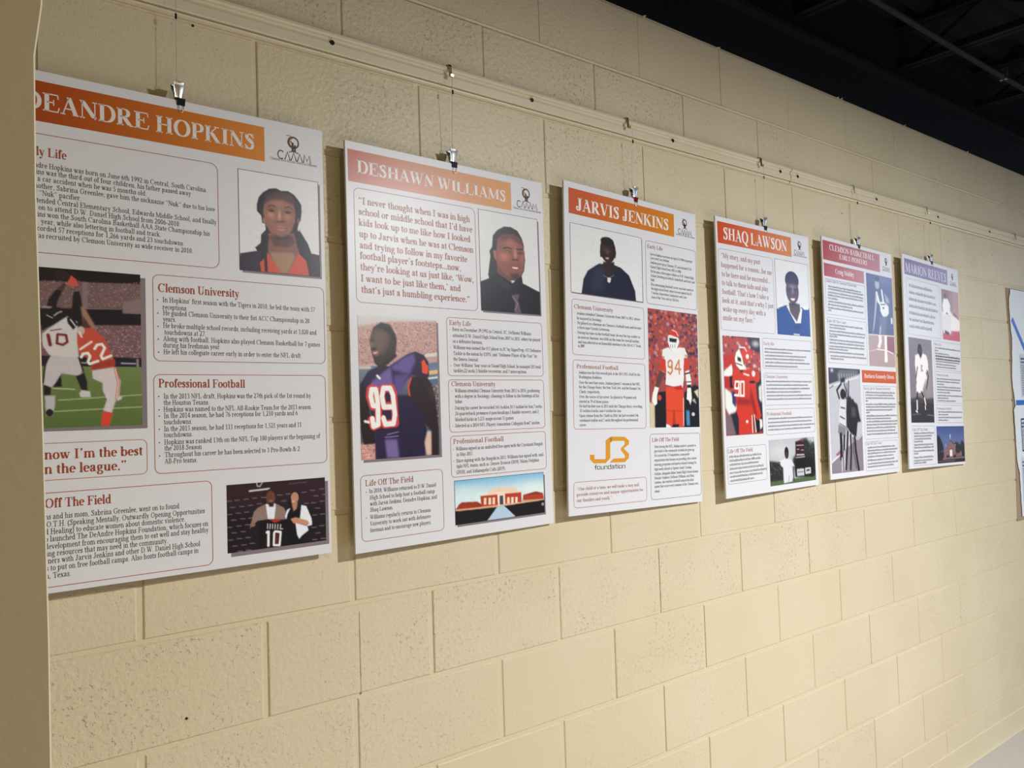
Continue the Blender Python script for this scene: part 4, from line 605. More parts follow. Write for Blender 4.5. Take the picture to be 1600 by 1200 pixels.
('banner',[5.4,13.5,470.2,86.8],'b04a48','c08a94'),  # veil of glare mixed into this strip's ink, turning it pink
('text','CLEMSON BASKETBALL','',[54.4,45.9,422.8,44.1],22,2,'f2e6ea'),
('text','EARLY PIONEERS','',[129.3,72.3,357.3,71.2],19,2,'f2e6ea'),
('banner',[8.5,99.5,325.8,148.2],'b04a4c','c08288'),  # same glare veil coloured into the name strip
('text','Craig Mobley','',[93.4,131.7,243.4,130.9],19,1,'f4eef0'),
('logo',[529.5,20.9,527.3,53.2,494.8,73.8,558.4,72.6,486.7,78.9,568.0,76.8]),
('panel',[13.2,157.4,328.8,290.9],2,'6a6068',0.8),
('text','Early Life & Clemson University','',[20.4,170.0,262.4,168.8],10.5,0.3,'9a7078'),
('greek',[35.0,186.4,296.3,189.2],8,'74727e'),
('greek',[34.0,198.1,313.6,197.3],8,'74727e'),
('greek',[33.1,209.5,317.1,211.1],8,'74727e'),
('greek',[32.1,221.6,307.3,221.4],8,'74727e'),
('greek',[31.1,233.4,108.3,233.1],8,'74727e'),
('greek',[30.2,244.8,314.6,245.4],8,'74727e'),
('greek',[29.2,257.0,220.7,256.8],8,'74727e'),
('greek',[28.3,268.4,311.0,269.8],8,'74727e'),
('greek',[27.4,278.6,55.5,279.1],8,'74727e'),
('panel',[18.7,302.3,329.3,473.0],2,'6a6068',0.8),
('text','Life Off The Court','',[20.0,320.8,164.3,320.2],10.5,0.3,'9a7078'),
('greek',[33.6,331.3,299.0,333.4],8,'74727e'),
('greek',[32.7,342.0,156.4,344.4],8,'74727e'),
('greek',[31.6,355.0,315.4,356.9],8,'74727e'),
('greek',[30.8,365.7,309.9,370.2],8,'74727e'),
('greek',[29.9,376.4,92.7,376.8],8,'74727e'),
('greek',[28.9,388.3,308.4,390.0],8,'74727e'),
('greek',[28.0,400.3,307.6,401.8],8,'74727e'),
('greek',[27.0,412.2,303.9,414.6],8,'74727e'),
('greek',[26.1,423.3,173.3,424.0],8,'74727e'),
('greek',[25.1,435.2,300.5,435.7],8,'74727e'),
('greek',[33.0,449.2,316.7,449.9],8,'74727e'),
('greek',[32.2,460.0,133.0,460.0],8,'74727e'),
('banner',[276.0,492.8,579.6,541.7],'cc5a28','cc5a28'),
('text','Barbara Kennedy Dixon','',[296.0,524.0,556.1,522.8],17,1,'f4e8e4'),
('panel',[283.3,554.3,576.5,765.1],2,'6a6068',0.8),
('text','Early Life & Clemson University','',[287.8,570.1,521.4,569.0],10.5,0.3,'b07880'),
('greek',[299.3,583.1,562.8,584.7],8,'6c666c'),
('greek',[299.4,593.9,538.7,595.2],8,'6c666c'),
('greek',[299.4,605.5,552.8,606.8],8,'6c666c'),
('greek',[299.4,617.2,318.1,616.5],8,'6c666c'),
('greek',[299.3,629.8,568.3,631.0],8,'6c666c'),
('greek',[299.4,640.6,559.1,641.5],8,'6c666c'),
('greek',[299.4,652.8,534.8,653.2],8,'6c666c'),
('greek',[299.4,664.5,329.4,661.3],8,'6c666c'),
('greek',[299.4,676.2,571.8,677.0],8,'6c666c'),
('greek',[299.4,687.5,513.5,687.0],8,'6c666c'),
('greek',[299.5,698.8,571.4,699.4],8,'6c666c'),
('greek',[299.4,711.0,569.5,711.5],8,'6c666c'),
('greek',[299.4,723.7,553.6,723.7],8,'6c666c'),
('greek',[299.3,736.4,547.4,736.1],8,'6c666c'),
('greek',[299.3,748.7,567.0,748.9],8,'6c666c'),
('panel',[281.1,774.0,566.9,888.9],2,'6a6068',0.8),
('text','Life Off The Court','',[287.2,787.7,423.4,787.0],10.5,0.3,'b07880'),
('greek',[298.8,800.1,539.8,801.7],8,'6c666c'),
('greek',[298.0,811.5,558.4,814.5],8,'6c666c'),
('greek',[297.2,822.9,541.5,825.7],8,'6c666c'),
('greek',[296.3,835.6,524.6,838.3],8,'6c666c'),
('greek',[295.3,849.3,528.9,852.9],8,'6c666c'),
('greek',[294.4,861.6,561.4,867.7],8,'6c666c'),
('greek',[293.5,873.9,521.9,878.4],8,'6c666c'),
('photo','jump_shot_photo',[345.1,101.4,574.4,474.8],[('g',[(104,112,156),(94,98,136)],-30,485),('e',(135,139,175),50.8,[315,30,175,51]),('e',(82,89,127),50.8,[72,237,112,135]),('p',(183,158,158),2.5,[-95,499,480,485,468,829,-120,837]),('p',(152,98,115),10.2,[321,484,480,485,475,632,272,621]),('l',(250,238,231),6.4,[-3,495,470,486]),('l',(255,238,231),8.9,[138,608,312,611,430,634]),('l',(231,208,208),5.1,[5,630,138,608]),('e',(183,185,198),7.6,[185,76,38,39]),('e',(99,101,125),7.6,[188,34,41,22]),('p',(238,238,237),3.8,[153,138,181,136,223,218,271,214,249,113,273,110,300,212,377,241,377,302,331,331,272,339,227,295,221,244,166,213]),('l',(75,82,115),8.9,[237,238,319,230]),('e',(63,71,104),2.5,[281,263,15,8]),('p',(183,185,204),5.1,[152,147,138,233,108,362,71,491,103,439,144,317,169,222]),('p',(171,174,196),6.4,[306,134,381,180,398,213,339,218]),('p',(118,123,152),6.4,[205,339,341,330,326,409,301,480,185,486]),('p',(183,185,198),3.8,[209,416,232,415,216,484,189,486]),('p',(250,238,231),2.5,[171,495,227,493,229,544,192,598,149,591,181,538]),('p',(255,247,239),2.5,[281,494,324,492,319,620,321,707,266,709,278,586]),('p',(231,227,223),2.5,[410,335,442,337,443,385,411,383])],0,(0,0),0),
('photo','game_photo',[13.0,491.0,260.1,884.4],[('p',(196,195,202),0.0,[-136,-56,767,-79,696,931,-212,860]),('p',(65,64,80),4.0,[-7,-9,510,-2,508,33,-1,125]),('p',(107,106,118),4.0,[126,48,164,13,453,8,460,43,139,98]),('l',(200,200,204),6.6,[161,43,165,85]),('l',(200,200,204),6.6,[196,42,200,81]),('l',(200,200,204),6.6,[235,42,240,76]),('l',(200,200,204),6.6,[277,41,282,70]),('l',(200,200,204),6.6,[313,41,318,65]),('l',(200,200,204),6.6,[349,40,355,61]),('l',(200,200,204),6.6,[386,40,392,56]),('l',(200,200,204),6.6,[423,39,429,51]),('e',(233,233,233),5.3,[50,19,20,12]),('l',(229,229,229),9.3,[-2,146,120,124,468,60]),('l',(68,66,74),7.9,[5,154,67,133]),('p',(143,131,143),4.0,[-5,712,131,646,501,502,506,825,-21,797]),('l',(238,238,237),10.6,[-10,707,131,650]),('p',(156,109,118),4.0,[61,647,133,615,149,642,86,661]),('l',(222,222,221),6.6,[412,548,501,507]),('p',(35,32,38),5.3,[176,77,248,67,248,106,173,115]),('l',(39,35,40),21.2,[181,120,116,167,147,227]),('l',(39,35,40),17.2,[235,119,258,167,253,227]),('e',(32,29,36),2.6,[207,196,42,41]),('p',(218,216,216),4.0,[163,235,249,240,254,332,236,445,132,416,134,347]),('l',(79,68,84),11.9,[168,296,229,305]),('l',(79,68,84),11.9,[153,365,219,383]),('l',(134,80,105),7.9,[140,416,233,445]),('p',(134,131,141),4.0,[122,424,236,449,222,519,108,489]),('l',(37,33,38),39.7,[151,503,153,590,146,677]),('l',(37,33,38),26.4,[204,514,190,627]),('l',(211,209,210),13.2,[155,678,153,774]),('l',(211,209,210),15.9,[200,627,197,768]),('p',(41,37,45),5.3,[263,219,318,210,361,245,433,273,463,371,483,407,423,415,395,530,243,471,245,332]),('l',(41,37,45),15.9,[303,97,294,219]),('l',(41,37,45),11.9,[271,115,281,219]),('l',(41,37,45),29.1,[361,245,375,298]),('p',(79,73,84),10.6,[329,298,394,299,398,370,333,368]),('l',(211,209,210),7.9,[254,454,313,509,386,525]),('l',(41,37,45),29.1,[260,489,241,612,212,760]),('l',(41,37,45),26.4,[304,509,304,633,284,765]),('l',(41,37,45),31.7,[367,529,378,636,414,773]),('l',(68,64,74),13.2,[339,528,341,634,378,762])],0,(0,0),0),
]),
6:([3.0797, 2.2482, -0.0252, 0.5936, 0.9031, 0.027, 0.024, 0.038],[
('banner',[18.4,16.5,468.3,84.5],'8a78a0','9a8cae'),  # bluish glare veil mixed into the banner ink
('text','MARION REEVES','',[26.9,73.5,456.1,73.5],40,2,'dcd8ee'),
('logo',[527.3,24.5,525.5,54.8,499.1,77.4,564.7,79.4,491.2,82.3,575.7,82.8]),
('panel',[30.9,99.0,373.1,337.5],2,'706a80',0.8),
('greek',[56.9,134.7,290.8,134.4],15,'8c8aa0'),
('greek',[54.8,164.5,324.8,162.2],15,'8c8aa0'),
('greek',[51.0,192.0,333.0,193.9],15,'8c8aa0'),
('greek',[50.6,223.3,343.6,221.4],15,'8c8aa0'),
('greek',[50.4,252.2,319.0,251.7],15,'8c8aa0'),
('greek',[49.5,279.6,301.7,280.1],15,'8c8aa0'),
('greek',[47.4,308.8,274.3,308.9],15,'8c8aa0'),
('panel',[287.3,349.9,595.5,476.4],2,'706a80',0.8),
('text','Early Life','',[292.8,369.1,368.6,369.1],10.5,0.3,'9a8088'),
('greek',[300.1,382.7,580.1,384.7],8,'6c666c'),
('greek',[299.3,395.5,335.5,395.8],8,'6c666c'),
('greek',[300.5,408.1,457.0,408.6],8,'6c666c'),
('greek',[300.8,419.6,578.0,421.2],8,'6c666c'),
('greek',[302.1,432.3,580.6,434.5],8,'6c666c'),
('greek',[306.3,419.6,576.2,419.2],8,'6c666c'),
('greek',[305.5,432.4,581.2,430.6],8,'6c666c'),
('greek',[304.8,443.4,569.2,443.4],8,'6c666c'),
('greek',[304.0,456.2,523.6,456.2],8,'6c666c'),
('greek',[306.3,467.7,530.7,468.4],8,'6c666c'),
('panel',[291.4,485.1,597.7,624.5],2,'706a80',0.8),
('text','Clemson University','',[300.8,504.7,438.4,504.8],10.5,0.3,'8a8894'),
('greek',[305.0,520.2,570.2,520.9],8,'6c666c'),
('greek',[306.2,533.0,567.3,532.6],8,'6c666c'),
('greek',[306.5,544.6,382.2,544.9],8,'6c666c'),
('greek',[305.7,557.5,573.8,556.7],8,'6c666c'),
('greek',[307.0,569.0,569.7,568.8],8,'6c666c'),
('greek',[306.2,581.1,446.7,580.9],8,'6c666c'),
('greek',[305.3,594.8,586.3,594.7],8,'6c666c'),
('greek',[306.7,606.0,429.9,606.5],8,'6c666c'),
('greek',[305.9,618.0,508.3,618.2],8,'6c666c'),
('panel',[291.5,633.5,593.6,713.7],2,'706a80',0.8),
('text','Professional Football','',[299.4,654.4,456.4,654.4],10.5,0.3,'7a7884'),
('greek',[309.0,667.2,578.6,668.2],8,'6c666c'),
('greek',[308.2,679.3,416.7,679.8],8,'6c666c'),
('greek',[307.4,691.8,571.4,692.9],8,'6c666c'),
('greek',[308.7,704.0,411.9,704.4],8,'6c666c'),
('panel',[34.9,725.1,264.4,892.6],4,'706a80',0.8),
('text','Life Off The Field','',[40.6,746.5,191.0,746.5],12,0.3,'b06a70'),
('greek',[52.2,759.2,253.2,759.6],9,'6c666c'),
('greek',[51.4,771.3,231.9,771.5],9,'6c666c'),
('greek',[50.5,783.3,220.9,783.7],9,'6c666c'),
('greek',[49.7,795.4,141.7,793.9],9,'6c666c'),
('greek',[48.8,807.5,247.9,809.4],9,'6c666c'),
('greek',[48.0,819.1,249.1,821.6],9,'6c666c'),
('greek',[47.0,833.3,246.1,836.1],9,'6c666c'),
('greek',[46.1,846.2,87.1,843.6],9,'6c666c'),
('greek',[45.2,859.6,241.3,863.2],9,'6c666c'),
('greek',[44.3,872.5,230.1,876.2],9,'6c666c'),
('greek',[43.5,884.2,163.5,885.3],9,'6c666c'),
('photo','ceremony_photo',[394.8,108.3,587.5,337.2],[('p',(175,146,152),0.0,[-159,-81,723,-163,682,561,-203,593]),('p',(157,129,134),11.4,[3,-12,173,-9,165,112,-6,125]),('p',(195,156,158),11.4,[259,1,415,-3,388,253,245,227]),('l',(144,107,115),20.0,[269,208,377,258]),('p',(254,246,244),7.1,[-11,210,182,188,245,227,388,258,389,359,148,389,-11,372]),('p',(254,251,248),5.7,[39,87,135,80,186,136,170,215,30,224,9,157]),('e',(119,88,91),4.3,[79,58,30,20]),('e',(55,47,55),2.9,[8,166,12,5]),('p',(93,95,119),2.9,[77,221,106,202,141,225]),('p',(239,234,233),5.7,[8,234,202,221,169,406,8,397]),('p',(96,52,61),5.7,[-11,363,42,369,50,412,147,415,148,389,0,363]),('p',(203,95,109),7.1,[-13,406,234,411,171,371,398,363,391,474,-18,475])],0,(0,0),0),
('photo','player_photo',[32.2,350.7,264.6,711.6],[('p',(137,127,134),0.0,[-54,-31,534,-61,461,1052,-129,1028]),('e',(169,156,158),56.9,[364,367,120,211]),('e',(39,33,40),4.3,[216,107,46,62]),('e',(70,59,66),8.5,[222,99,27,25]),('p',(250,245,240),4.3,[123,148,191,133,227,182,270,126,339,136,358,198,365,274,308,292,285,342,302,384,243,385,126,370,123,279,107,230]),('p',(75,66,72),8,[-31,522,163,501,320,517,504,504,497,615,-37,613]),('p',(56,50,55),5,[-32,547,500,555,489,736,-45,728]),('l',(118,109,111),10,[331,655,452,662]),('l',(104,97,100),8,[17,654,192,647]),('p',(250,245,240),3,[119,151,197,148,224,180,265,146,349,143,372,192,377,268,315,286,342,336,288,396,234,467,116,468,121,398,165,331,205,313,180,248,141,257]),('l',(63,57,66),7,[230,230,259,233,234,255,263,275,227,280,232,230]),('l',(41,35,42),16,[157,248,138,298,119,344]),('l',(41,35,42),16,[346,269,373,318,349,386,322,429]),('l',(39,33,40),6,[315,345,245,438]),('l',(36,32,38),26,[136,468,127,534]),('l',(36,32,38),22,[220,459,261,505]),('l',(243,238,231),22,[125,539,124,605]),('l',(243,238,231),20,[276,513,297,564]),('l',(255,250,240),14,[100,622,124,632]),('l',(255,250,240),14,[285,581,290,606])],0,(0,0),0),
('photo','church_photo',[283.1,728.4,590.4,891.3],[('g',[(63,83,142),(96,113,157)],-6,126),('p',(37,35,47),6.2,[-20,93,43,77,83,113,122,157,140,211,-30,240]),('p',(49,44,58),6.2,[339,164,429,140,517,169,554,125,631,173,626,264,377,255]),('n',[(35,32,42),(72,67,84)],(30,10.8),[0,102,147,106,140,211,-7,206]),('n',[(44,39,51),(79,74,92)],(40,10.8),[407,130,622,136,615,245,401,238]),('p',(49,39,49),6.2,[-29,222,628,227,620,374,-37,344]),('l',(131,111,116),12.3,[114,289,602,286]),('l',(100,83,92),10.8,[-3,310,374,309]),('p',(140,104,105),3.1,[217,187,297,118,404,184,403,278,136,285,140,211,217,187]),('p',(131,99,103),3.1,[412,238,541,229,545,275,409,278]),('p',(68,60,71),1.5,[298,114,408,179,408,188,297,127,217,191]),('l',(212,222,240),13.9,[291,78,290,100]),('l',(177,187,207),9.3,[294,100,297,118]),('p',(243,238,235),1.5,[274,211,325,210,325,269,273,269]),('l',(84,60,66),6.2,[266,204,336,204]),('e',(224,210,207),3.1,[186,170,11,6]),('e',(224,210,207),3.1,[398,170,11,6]),('p',(37,32,38),4.6,[191,261,256,259,255,281,190,281]),('p',(37,32,38),4.6,[344,261,410,259,409,281,342,282]),('l',(72,60,68),6.2,[140,211,136,281]),('p',(54,46,55),1.5,[428,234,495,230,494,245,427,248])],0,(0,0),0),
]),
}

ABOUT={
1:('white poster nearest the wall end, with a couple holding a black jersey at its foot','white poster'),
2:('white poster showing a purple jersey player above a brick school photo','poster'),
3:('white poster with a golden angular logo and a man in a navy sweater','poster'),
4:('white poster with a blue jersey portrait and a scoreboard photo at its foot','poster'),
5:('white poster with two dusty-pink title strips, one orange strip and basketball photos','poster'),
6:('farthest white poster with a violet title strip, bluish sheen painted in, and a chapel photo','poster')}
def put_poster(k,geo,items):
    x,z,a,W,H,yt,yb,yw=geo; W2=W
    e1=Vector((math.cos(a),yw,math.sin(a))).normalized(); dn=Vector((math.sin(a)*H,(yt-yb),-math.cos(a)*H)); dn=(dn-e1*dn.dot(e1)).normalized(); up=-dn; ny=up.cross(e1)   # into the wall
    if ny.y<0: ny=-ny
    root=bpy.data.objects.new('poster',None); C.objects.link(root)
    base=Vector((x,-yt,z))+dn*H
    root.matrix_world=Matrix(((e1.x,ny.x,up.x,base.x),(e1.y,ny.y,up.y,base.y),(e1.z,ny.z,up.z,base.z),(0,0,0,1)))
    tag(root,ABOUT[k][0],'poster','biography posters hung in a row')
    T=.0058
    V,F=bevel_box(-W/2,W/2,0,T,0,H,.0005); b=mesh('board',V,F,M_board,root)
    b.data.materials.append(M_core)
    for i,p in enumerate(b.data.polygons): p.material_index=0 if i==0 else 1
    def P3(uv,lay): uv=np.asarray(uv,float); return np.c_[uv[:,0]/1000-W/2,np.full(len(uv),-.00012-.00016*lay),H-uv[:,1]/1000]
    def quadrect(u0,v0,u1,v1): return np.array([(u0,v0),(u0,v1),(u1,v1),(u1,v0)]),np.array([(0,1,2,3)])
    Wm=W*1000; Hm=H*1000
    def cl(r): return [max(r[0],4),max(r[1],4),min(r[2],Wm-3),min(r[3],Hm-3)]
    panels=[];banners=[];loose=[]
    for it in items:
        if it[0]=='panel':
            u0,v0,u1,v1=cl(it[1]); rad=min(it[2],(u1-u0)/3,(v1-v0)/3); w=it[4]*1.15; n=6 if rad>3 else 1; O=[];I=[]
            for cx,cy,s in ((u1-rad,v0+rad,-90),(u1-rad,v1-rad,0),(u0+rad,v1-rad,90),(u0+rad,v0+rad,180)):
                for j in range(n+1):
                    t=math.radians(s+90*j/n); O.append((cx+rad*math.cos(t),cy+rad*math.sin(t))); I.append((cx+(rad-w)*math.cos(t),cy+(rad-w)*math.sin(t)))
            m=len(O); V=np.array(O+I); Q=np.array([(i,(i+1)%m,(i+1)%m+m,i+m) for i in range(m)])
            o=np_mesh('text_panel',P3(V,1),Q,ink(it[3]),root); panels.append(([u0,v0,u1,v1],o,{}))
        elif it[0]=='banner':
            u0,v0,u1,v1=cl(it[1]); n=12; us=np.linspace(u0,u1,n+1); V=np.array([(u,v) for u in us for v in (v0,v1)]); Q=np.array([(2*i,2*i+1,2*i+3,2*i+2) for i in range(n)])
            c0,c1=np.array(hexl(it[2])),np.array(hexl(it[3])); f=np.repeat(np.linspace(0,1,n+1),2)[:,None]
            o=np_mesh('title_banner',P3(V,1),Q,M_print,root,c0*(1-f)+c1*f); banners.append(([u0,v0,u1,v1],o,{}))
        elif it[0]=='photo':
            r0=it[2]; r=cl(r0); du=(r[0]-r0[0])*2; dv=(r[1]-r0[1])*2; sh=it[5]
            ops=[]
            for t,c,kw,*aa in it[3]:
                if t=='g': ops.append((t,c,kw-dv,aa[0]-dv))
                elif t=='e': q=aa[0]; ops.append((t,c,kw,[q[0]-du,q[1]-dv,q[2],q[3]]))
                else: ops.append((t,c,kw,[q-(du if i%2==0 else dv) for i,q in enumerate(aa[0])]))
            cell={1:1.25,2:1.4,3:1.6,4:1.9,5:2.1,6:2.3}[k]
            V,Q,col=paint(r[2]-r[0],r[3]-r[1],ops,cell,k*17+len(ops)); V=V+[r[0],r[1]]
            o=np_mesh('photograph',P3(V,2),Q,M_print,root,col)
            what={'portrait_photo':'printed portrait photograph','game_photo':'printed game action photograph','couple_photo':'printed photograph of a couple with a jersey','player_photo':'printed photograph of a player in uniform','school_photo':'printed photograph of a red brick school','scoreboard_photo':'printed photograph of a man by a scoreboard','jump_shot_photo':'printed blue-toned photograph of a basketball player','ceremony_photo':'printed photograph of people in white','church_photo':'printed photograph of a small brick chapel'}[it[1]]
            o['label']=what
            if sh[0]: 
                V,Q=quadrect(r[0]+sh[0],r[1]+sh[1],r[2]+sh[0],r[3]+sh[1]); np_mesh('printed_drop_shadow',P3(V,1),Q,ink('877a80'),o)  # drop shadow printed in grey, offset from the photograph
            if it[6]:
                u0,v0,u1,v1=r; V=np.array([(u0-1,v0-1),(u1+1,v0-1),(u1+1,v1+1),(u0-1,v1+1),(u0,v0),(u1,v0),(u1,v1),(u0,v1)]); Q=np.array([(i,(i+1)%4,(i+1)%4+4,i+4) for i in range(4)])
                np_mesh('keyline',P3(V,3),Q,ink('3c3436'),o)
        elif it[0]=='logo':
            e0x,e0y,e1x,e1y,ax,ay,bx,by,cx,cy,dx,dy=it[1]; h=e1y-e0y; ex=(e0x+e1x)/2
            def arc(cx,cy,rx,ry,a0,a1,w,n=20):
                t=np.radians(np.linspace(a0,a1,n+1)); A=np.c_[cx+(rx)*np.cos(t),cy-(ry)*np.sin(t)]; B=np.c_[cx+(rx-w)*np.cos(t),cy-(ry-w)*np.sin(t)]; V=np.empty((2*n+2,2)); V[::2]=A;V[1::2]=B
                return V,np.array([(2*i,2*i+1,2*i+3,2*i+2) for i in range(n)])
            def ln(pts,w):
                a_,b_=pen(pts,'T',w,w); V=np.empty((2*len(a_),2));V[::2]=a_;V[1::2]=b_; return V,np.array([(2*i,2*i+1,2*i+3,2*i+2) for i in range(len(a_)-1)])
            R=h*.36; cyy=e0y+R+h*.03
            top=np_mesh('emblem',P3(cat2([arc(ex,cyy,R,R,0,360,h*.095)])[0],1),cat2([arc(ex,cyy,R,R,0,360,h*.095)])[1],ink('5a3a2c'),root)
            V,Q=cat2([arc(ex,cyy,R*.72,R*.72,100,280,h*.05),ln([(ex-R*1.15,e0y+h*.04),(ex-R*.6,e0y+h*.02),(ex-R*.2,e0y+h*.08)],h*.04),ln([(ex-R*.75,e1y-h*.02),(ex-R*.2,e1y-h*.1),(ex+R*.2,e1y-h*.1),(ex+R*.85,e1y-h*.02)],h*.07)]); np_mesh('gold_stroke',P3(V,2),Q,ink('9a6a3a'),top)
            V,Q=cat2([ln([(ex-R*.1,cyy+R*.1),(ex-R*.12,e1y-h*.08)],h*.11),ln([(ex+R*.28,cyy+R*.35),(ex+R*.26,e1y-h*.08)],h*.1),ln([(ex-R*.5,cyy-R*.2),(ex-R*.1,cyy+R*.25)],h*.05),ln([(ex-R*.1,cyy+R*.02),(ex-R*.1,cyy+R*.18)],h*.1)]); np_mesh('figure',P3(V,3),Q,ink('2a2224'),top)
            cap=(bx-ax)*.23; V,Q=layout('C^^^M',-2,ax,bx,(ay+by)/2,cap); cw=np_mesh('emblem_lettering',P3(V,1),Q,ink('2c2628'),root)
            V,Q=layout('Clemson Area African American Museum',.3,cx,dx,(cy+dy)/2,min(5.6,(dx-cx)*.055)); np_mesh('caption',P3(V,1),Q,ink('4a4446'),cw)
        elif it[0]=='shape':
            g=np.array(hexl(it[3])); Vs=[];Fs=[]
            for pl in it[2]:
                k0=len(Vs); pts=[(pl[i],pl[i+1]) for i in range(0,len(pl),2)]; Vs+=[tuple(q) for q in P3(np.array(pts),1)]; Fs.append(tuple(range(k0,k0+len(pts))))
            mesh('golden_logo',Vs,Fs,ink(it[3]),root)
    def find(cx,cy,L):
        for r,o,d in L:
            if r[0]-3<=cx<=r[2]+3 and r[1]-3<=cy<=r[3]+3: return o,d
        return root,rootd
    rootd={}; owners={root.name:rootd}
    for it in items:
        if it[0]=='text':
            s,pre,(ax,ay,bx,by),cap,bold,col=it[1:]; V,Q=layout(s,bold,ax,bx,ay,cap,pre,(by-ay)/(bx-ax)); big=bold>=1 and cap>14 or cap>=10
        elif it[0]=='greek':
            (ax,ay,bx,by),cap,col=it[1:]; x=ax; Ls=[]; v=(ay+by)/2; rg=random.Random(int(ax*7+ay))
            while x<bx-2:
                wd=min(rg.uniform(5,22)*cap/8,bx-x); lb=cap*.68
                # small unreadable words: a run of x-height strokes with the odd ascender
                xx=x
                while xx<x+wd:
                    hgt=cap if rg.random()<.22 else lb; Ls.append((np.array([(xx,v),(xx,v-hgt),(xx+cap*.13,v-hgt),(xx+cap*.13,v)]),np.array([(0,1,2,3)])))
                    if rg.random()<.75: yy=v-lb+ (0 if rg.random()<.5 else lb*.8); Ls.append((np.array([(xx,yy),(xx,yy+cap*.12),(xx+cap*.36,yy+cap*.12),(xx+cap*.36,yy)]),np.array([(0,1,2,3)])))
                    xx+=cap*.36
                x+=wd+cap*.32
            V,Q=cat2(Ls); big=False
        elif it[0]=='bullet':
            (ax,ay),r=it[1:]; t=np.linspace(0,2*np.pi,9)[:-1]; V=np.c_[ax+r*np.cos(t),ay+r*np.sin(t)]; Q=np.array([(0,1,2,3),(0,3,4,5),(0,5,6,7)]); col='2a2426'; big=False; by=ay;bx=ax
        else: continue
        if not len(V): continue
        cx,cy=V[:,0].mean(),V[:,1].mean()
        o,d=find(cx,cy,banners); lay=2
        if o is root: o,d=find(cx,cy,panels)
        d.setdefault((('heading' if big else 'lettering'),col),[o,[]])[1].append((V,Q))
    for L in (panels,banners,[(0,root,rootd)]):
        for _,o,d in L:
            for (nm,col),(ow,LL) in d.items():
                V,Q=cat2(LL); np_mesh(nm,P3(V,2),Q,ink(col),ow)
    return root
POS={}
for k,(geo,items) in POSTERS.items(): POS[k]=put_poster(k,geo,items)
# ------------------------------------------------------------------ hooks, lines, hangers
def strap(pts,w,t):
    """flat metal strip bent along (y,z) points"""
    P=np.array(pts,float); d=np.gradient(P,axis=0); d/=np.hypot(*d.T)[:,None]; N=np.c_[-d[:,1],d[:,0]]; V=[]
    for (y,z),(ny_,nz) in zip(P,N):
        for sx,st in ((-w/2,-t/2),(w/2,-t/2),(w/2,t/2),(-w/2,t/2)): V.append((sx,y+ny_*st,z+nz*st))
    F=[]; n=len(P)
    for i in range(n-1):
        for k in range(4): F.append((4*i+k,4*i+(k+1)%4,4*i+4+(k+1)%4,4*i+4+k))
    F+=[(3,2,1,0),tuple(4*(n-1)+k for k in range(4))]; return V,F
WHO={1:'the poster nearest the wall end',2:'the purple jersey poster',3:'the poster with the golden logo',4:'the poster with the red-orange strip',5:'the pink-striped poster',6:'the farthest poster'}
def hook(x,label,w):
    e=bpy.data.objects.new('rail_hook',None); C.objects.link(e); e.location=(x,-.02,2.47); tag(e,label,'hook','brass hooks over the picture rail')
    s=[(.0155,.0205),(.0155,.0262),(.006,.0275),(-.0010,.0262),(-.0032,.021),(-.0036,.008),(-.0042,-.002),(-.0075,-.0075),(-.0105,-.0060),(-.0112,-.001)]
    h=mesh('hook_strap',*strap(s,w,.0012),M_brass,e,smooth=False)
    return e
def fishing(x,ztop,zbot,y0,y1,who):
    pts=[(x,y0+(y1-y0)*i/8,ztop+(zbot-ztop)*i/8) for i in range(9)]
    o=mesh('hanging_line',*tube(pts,.00055,6),M_nylon,smooth=True); tag(o,'thin clear line running down to %s'%who,'line','clear lines between rail and posters')
    mesh('crimp_bead',*tube([(x,y0-.0004,2.428),(x,y0-.0006,2.418)],.0022,8),M_clipblack,o)
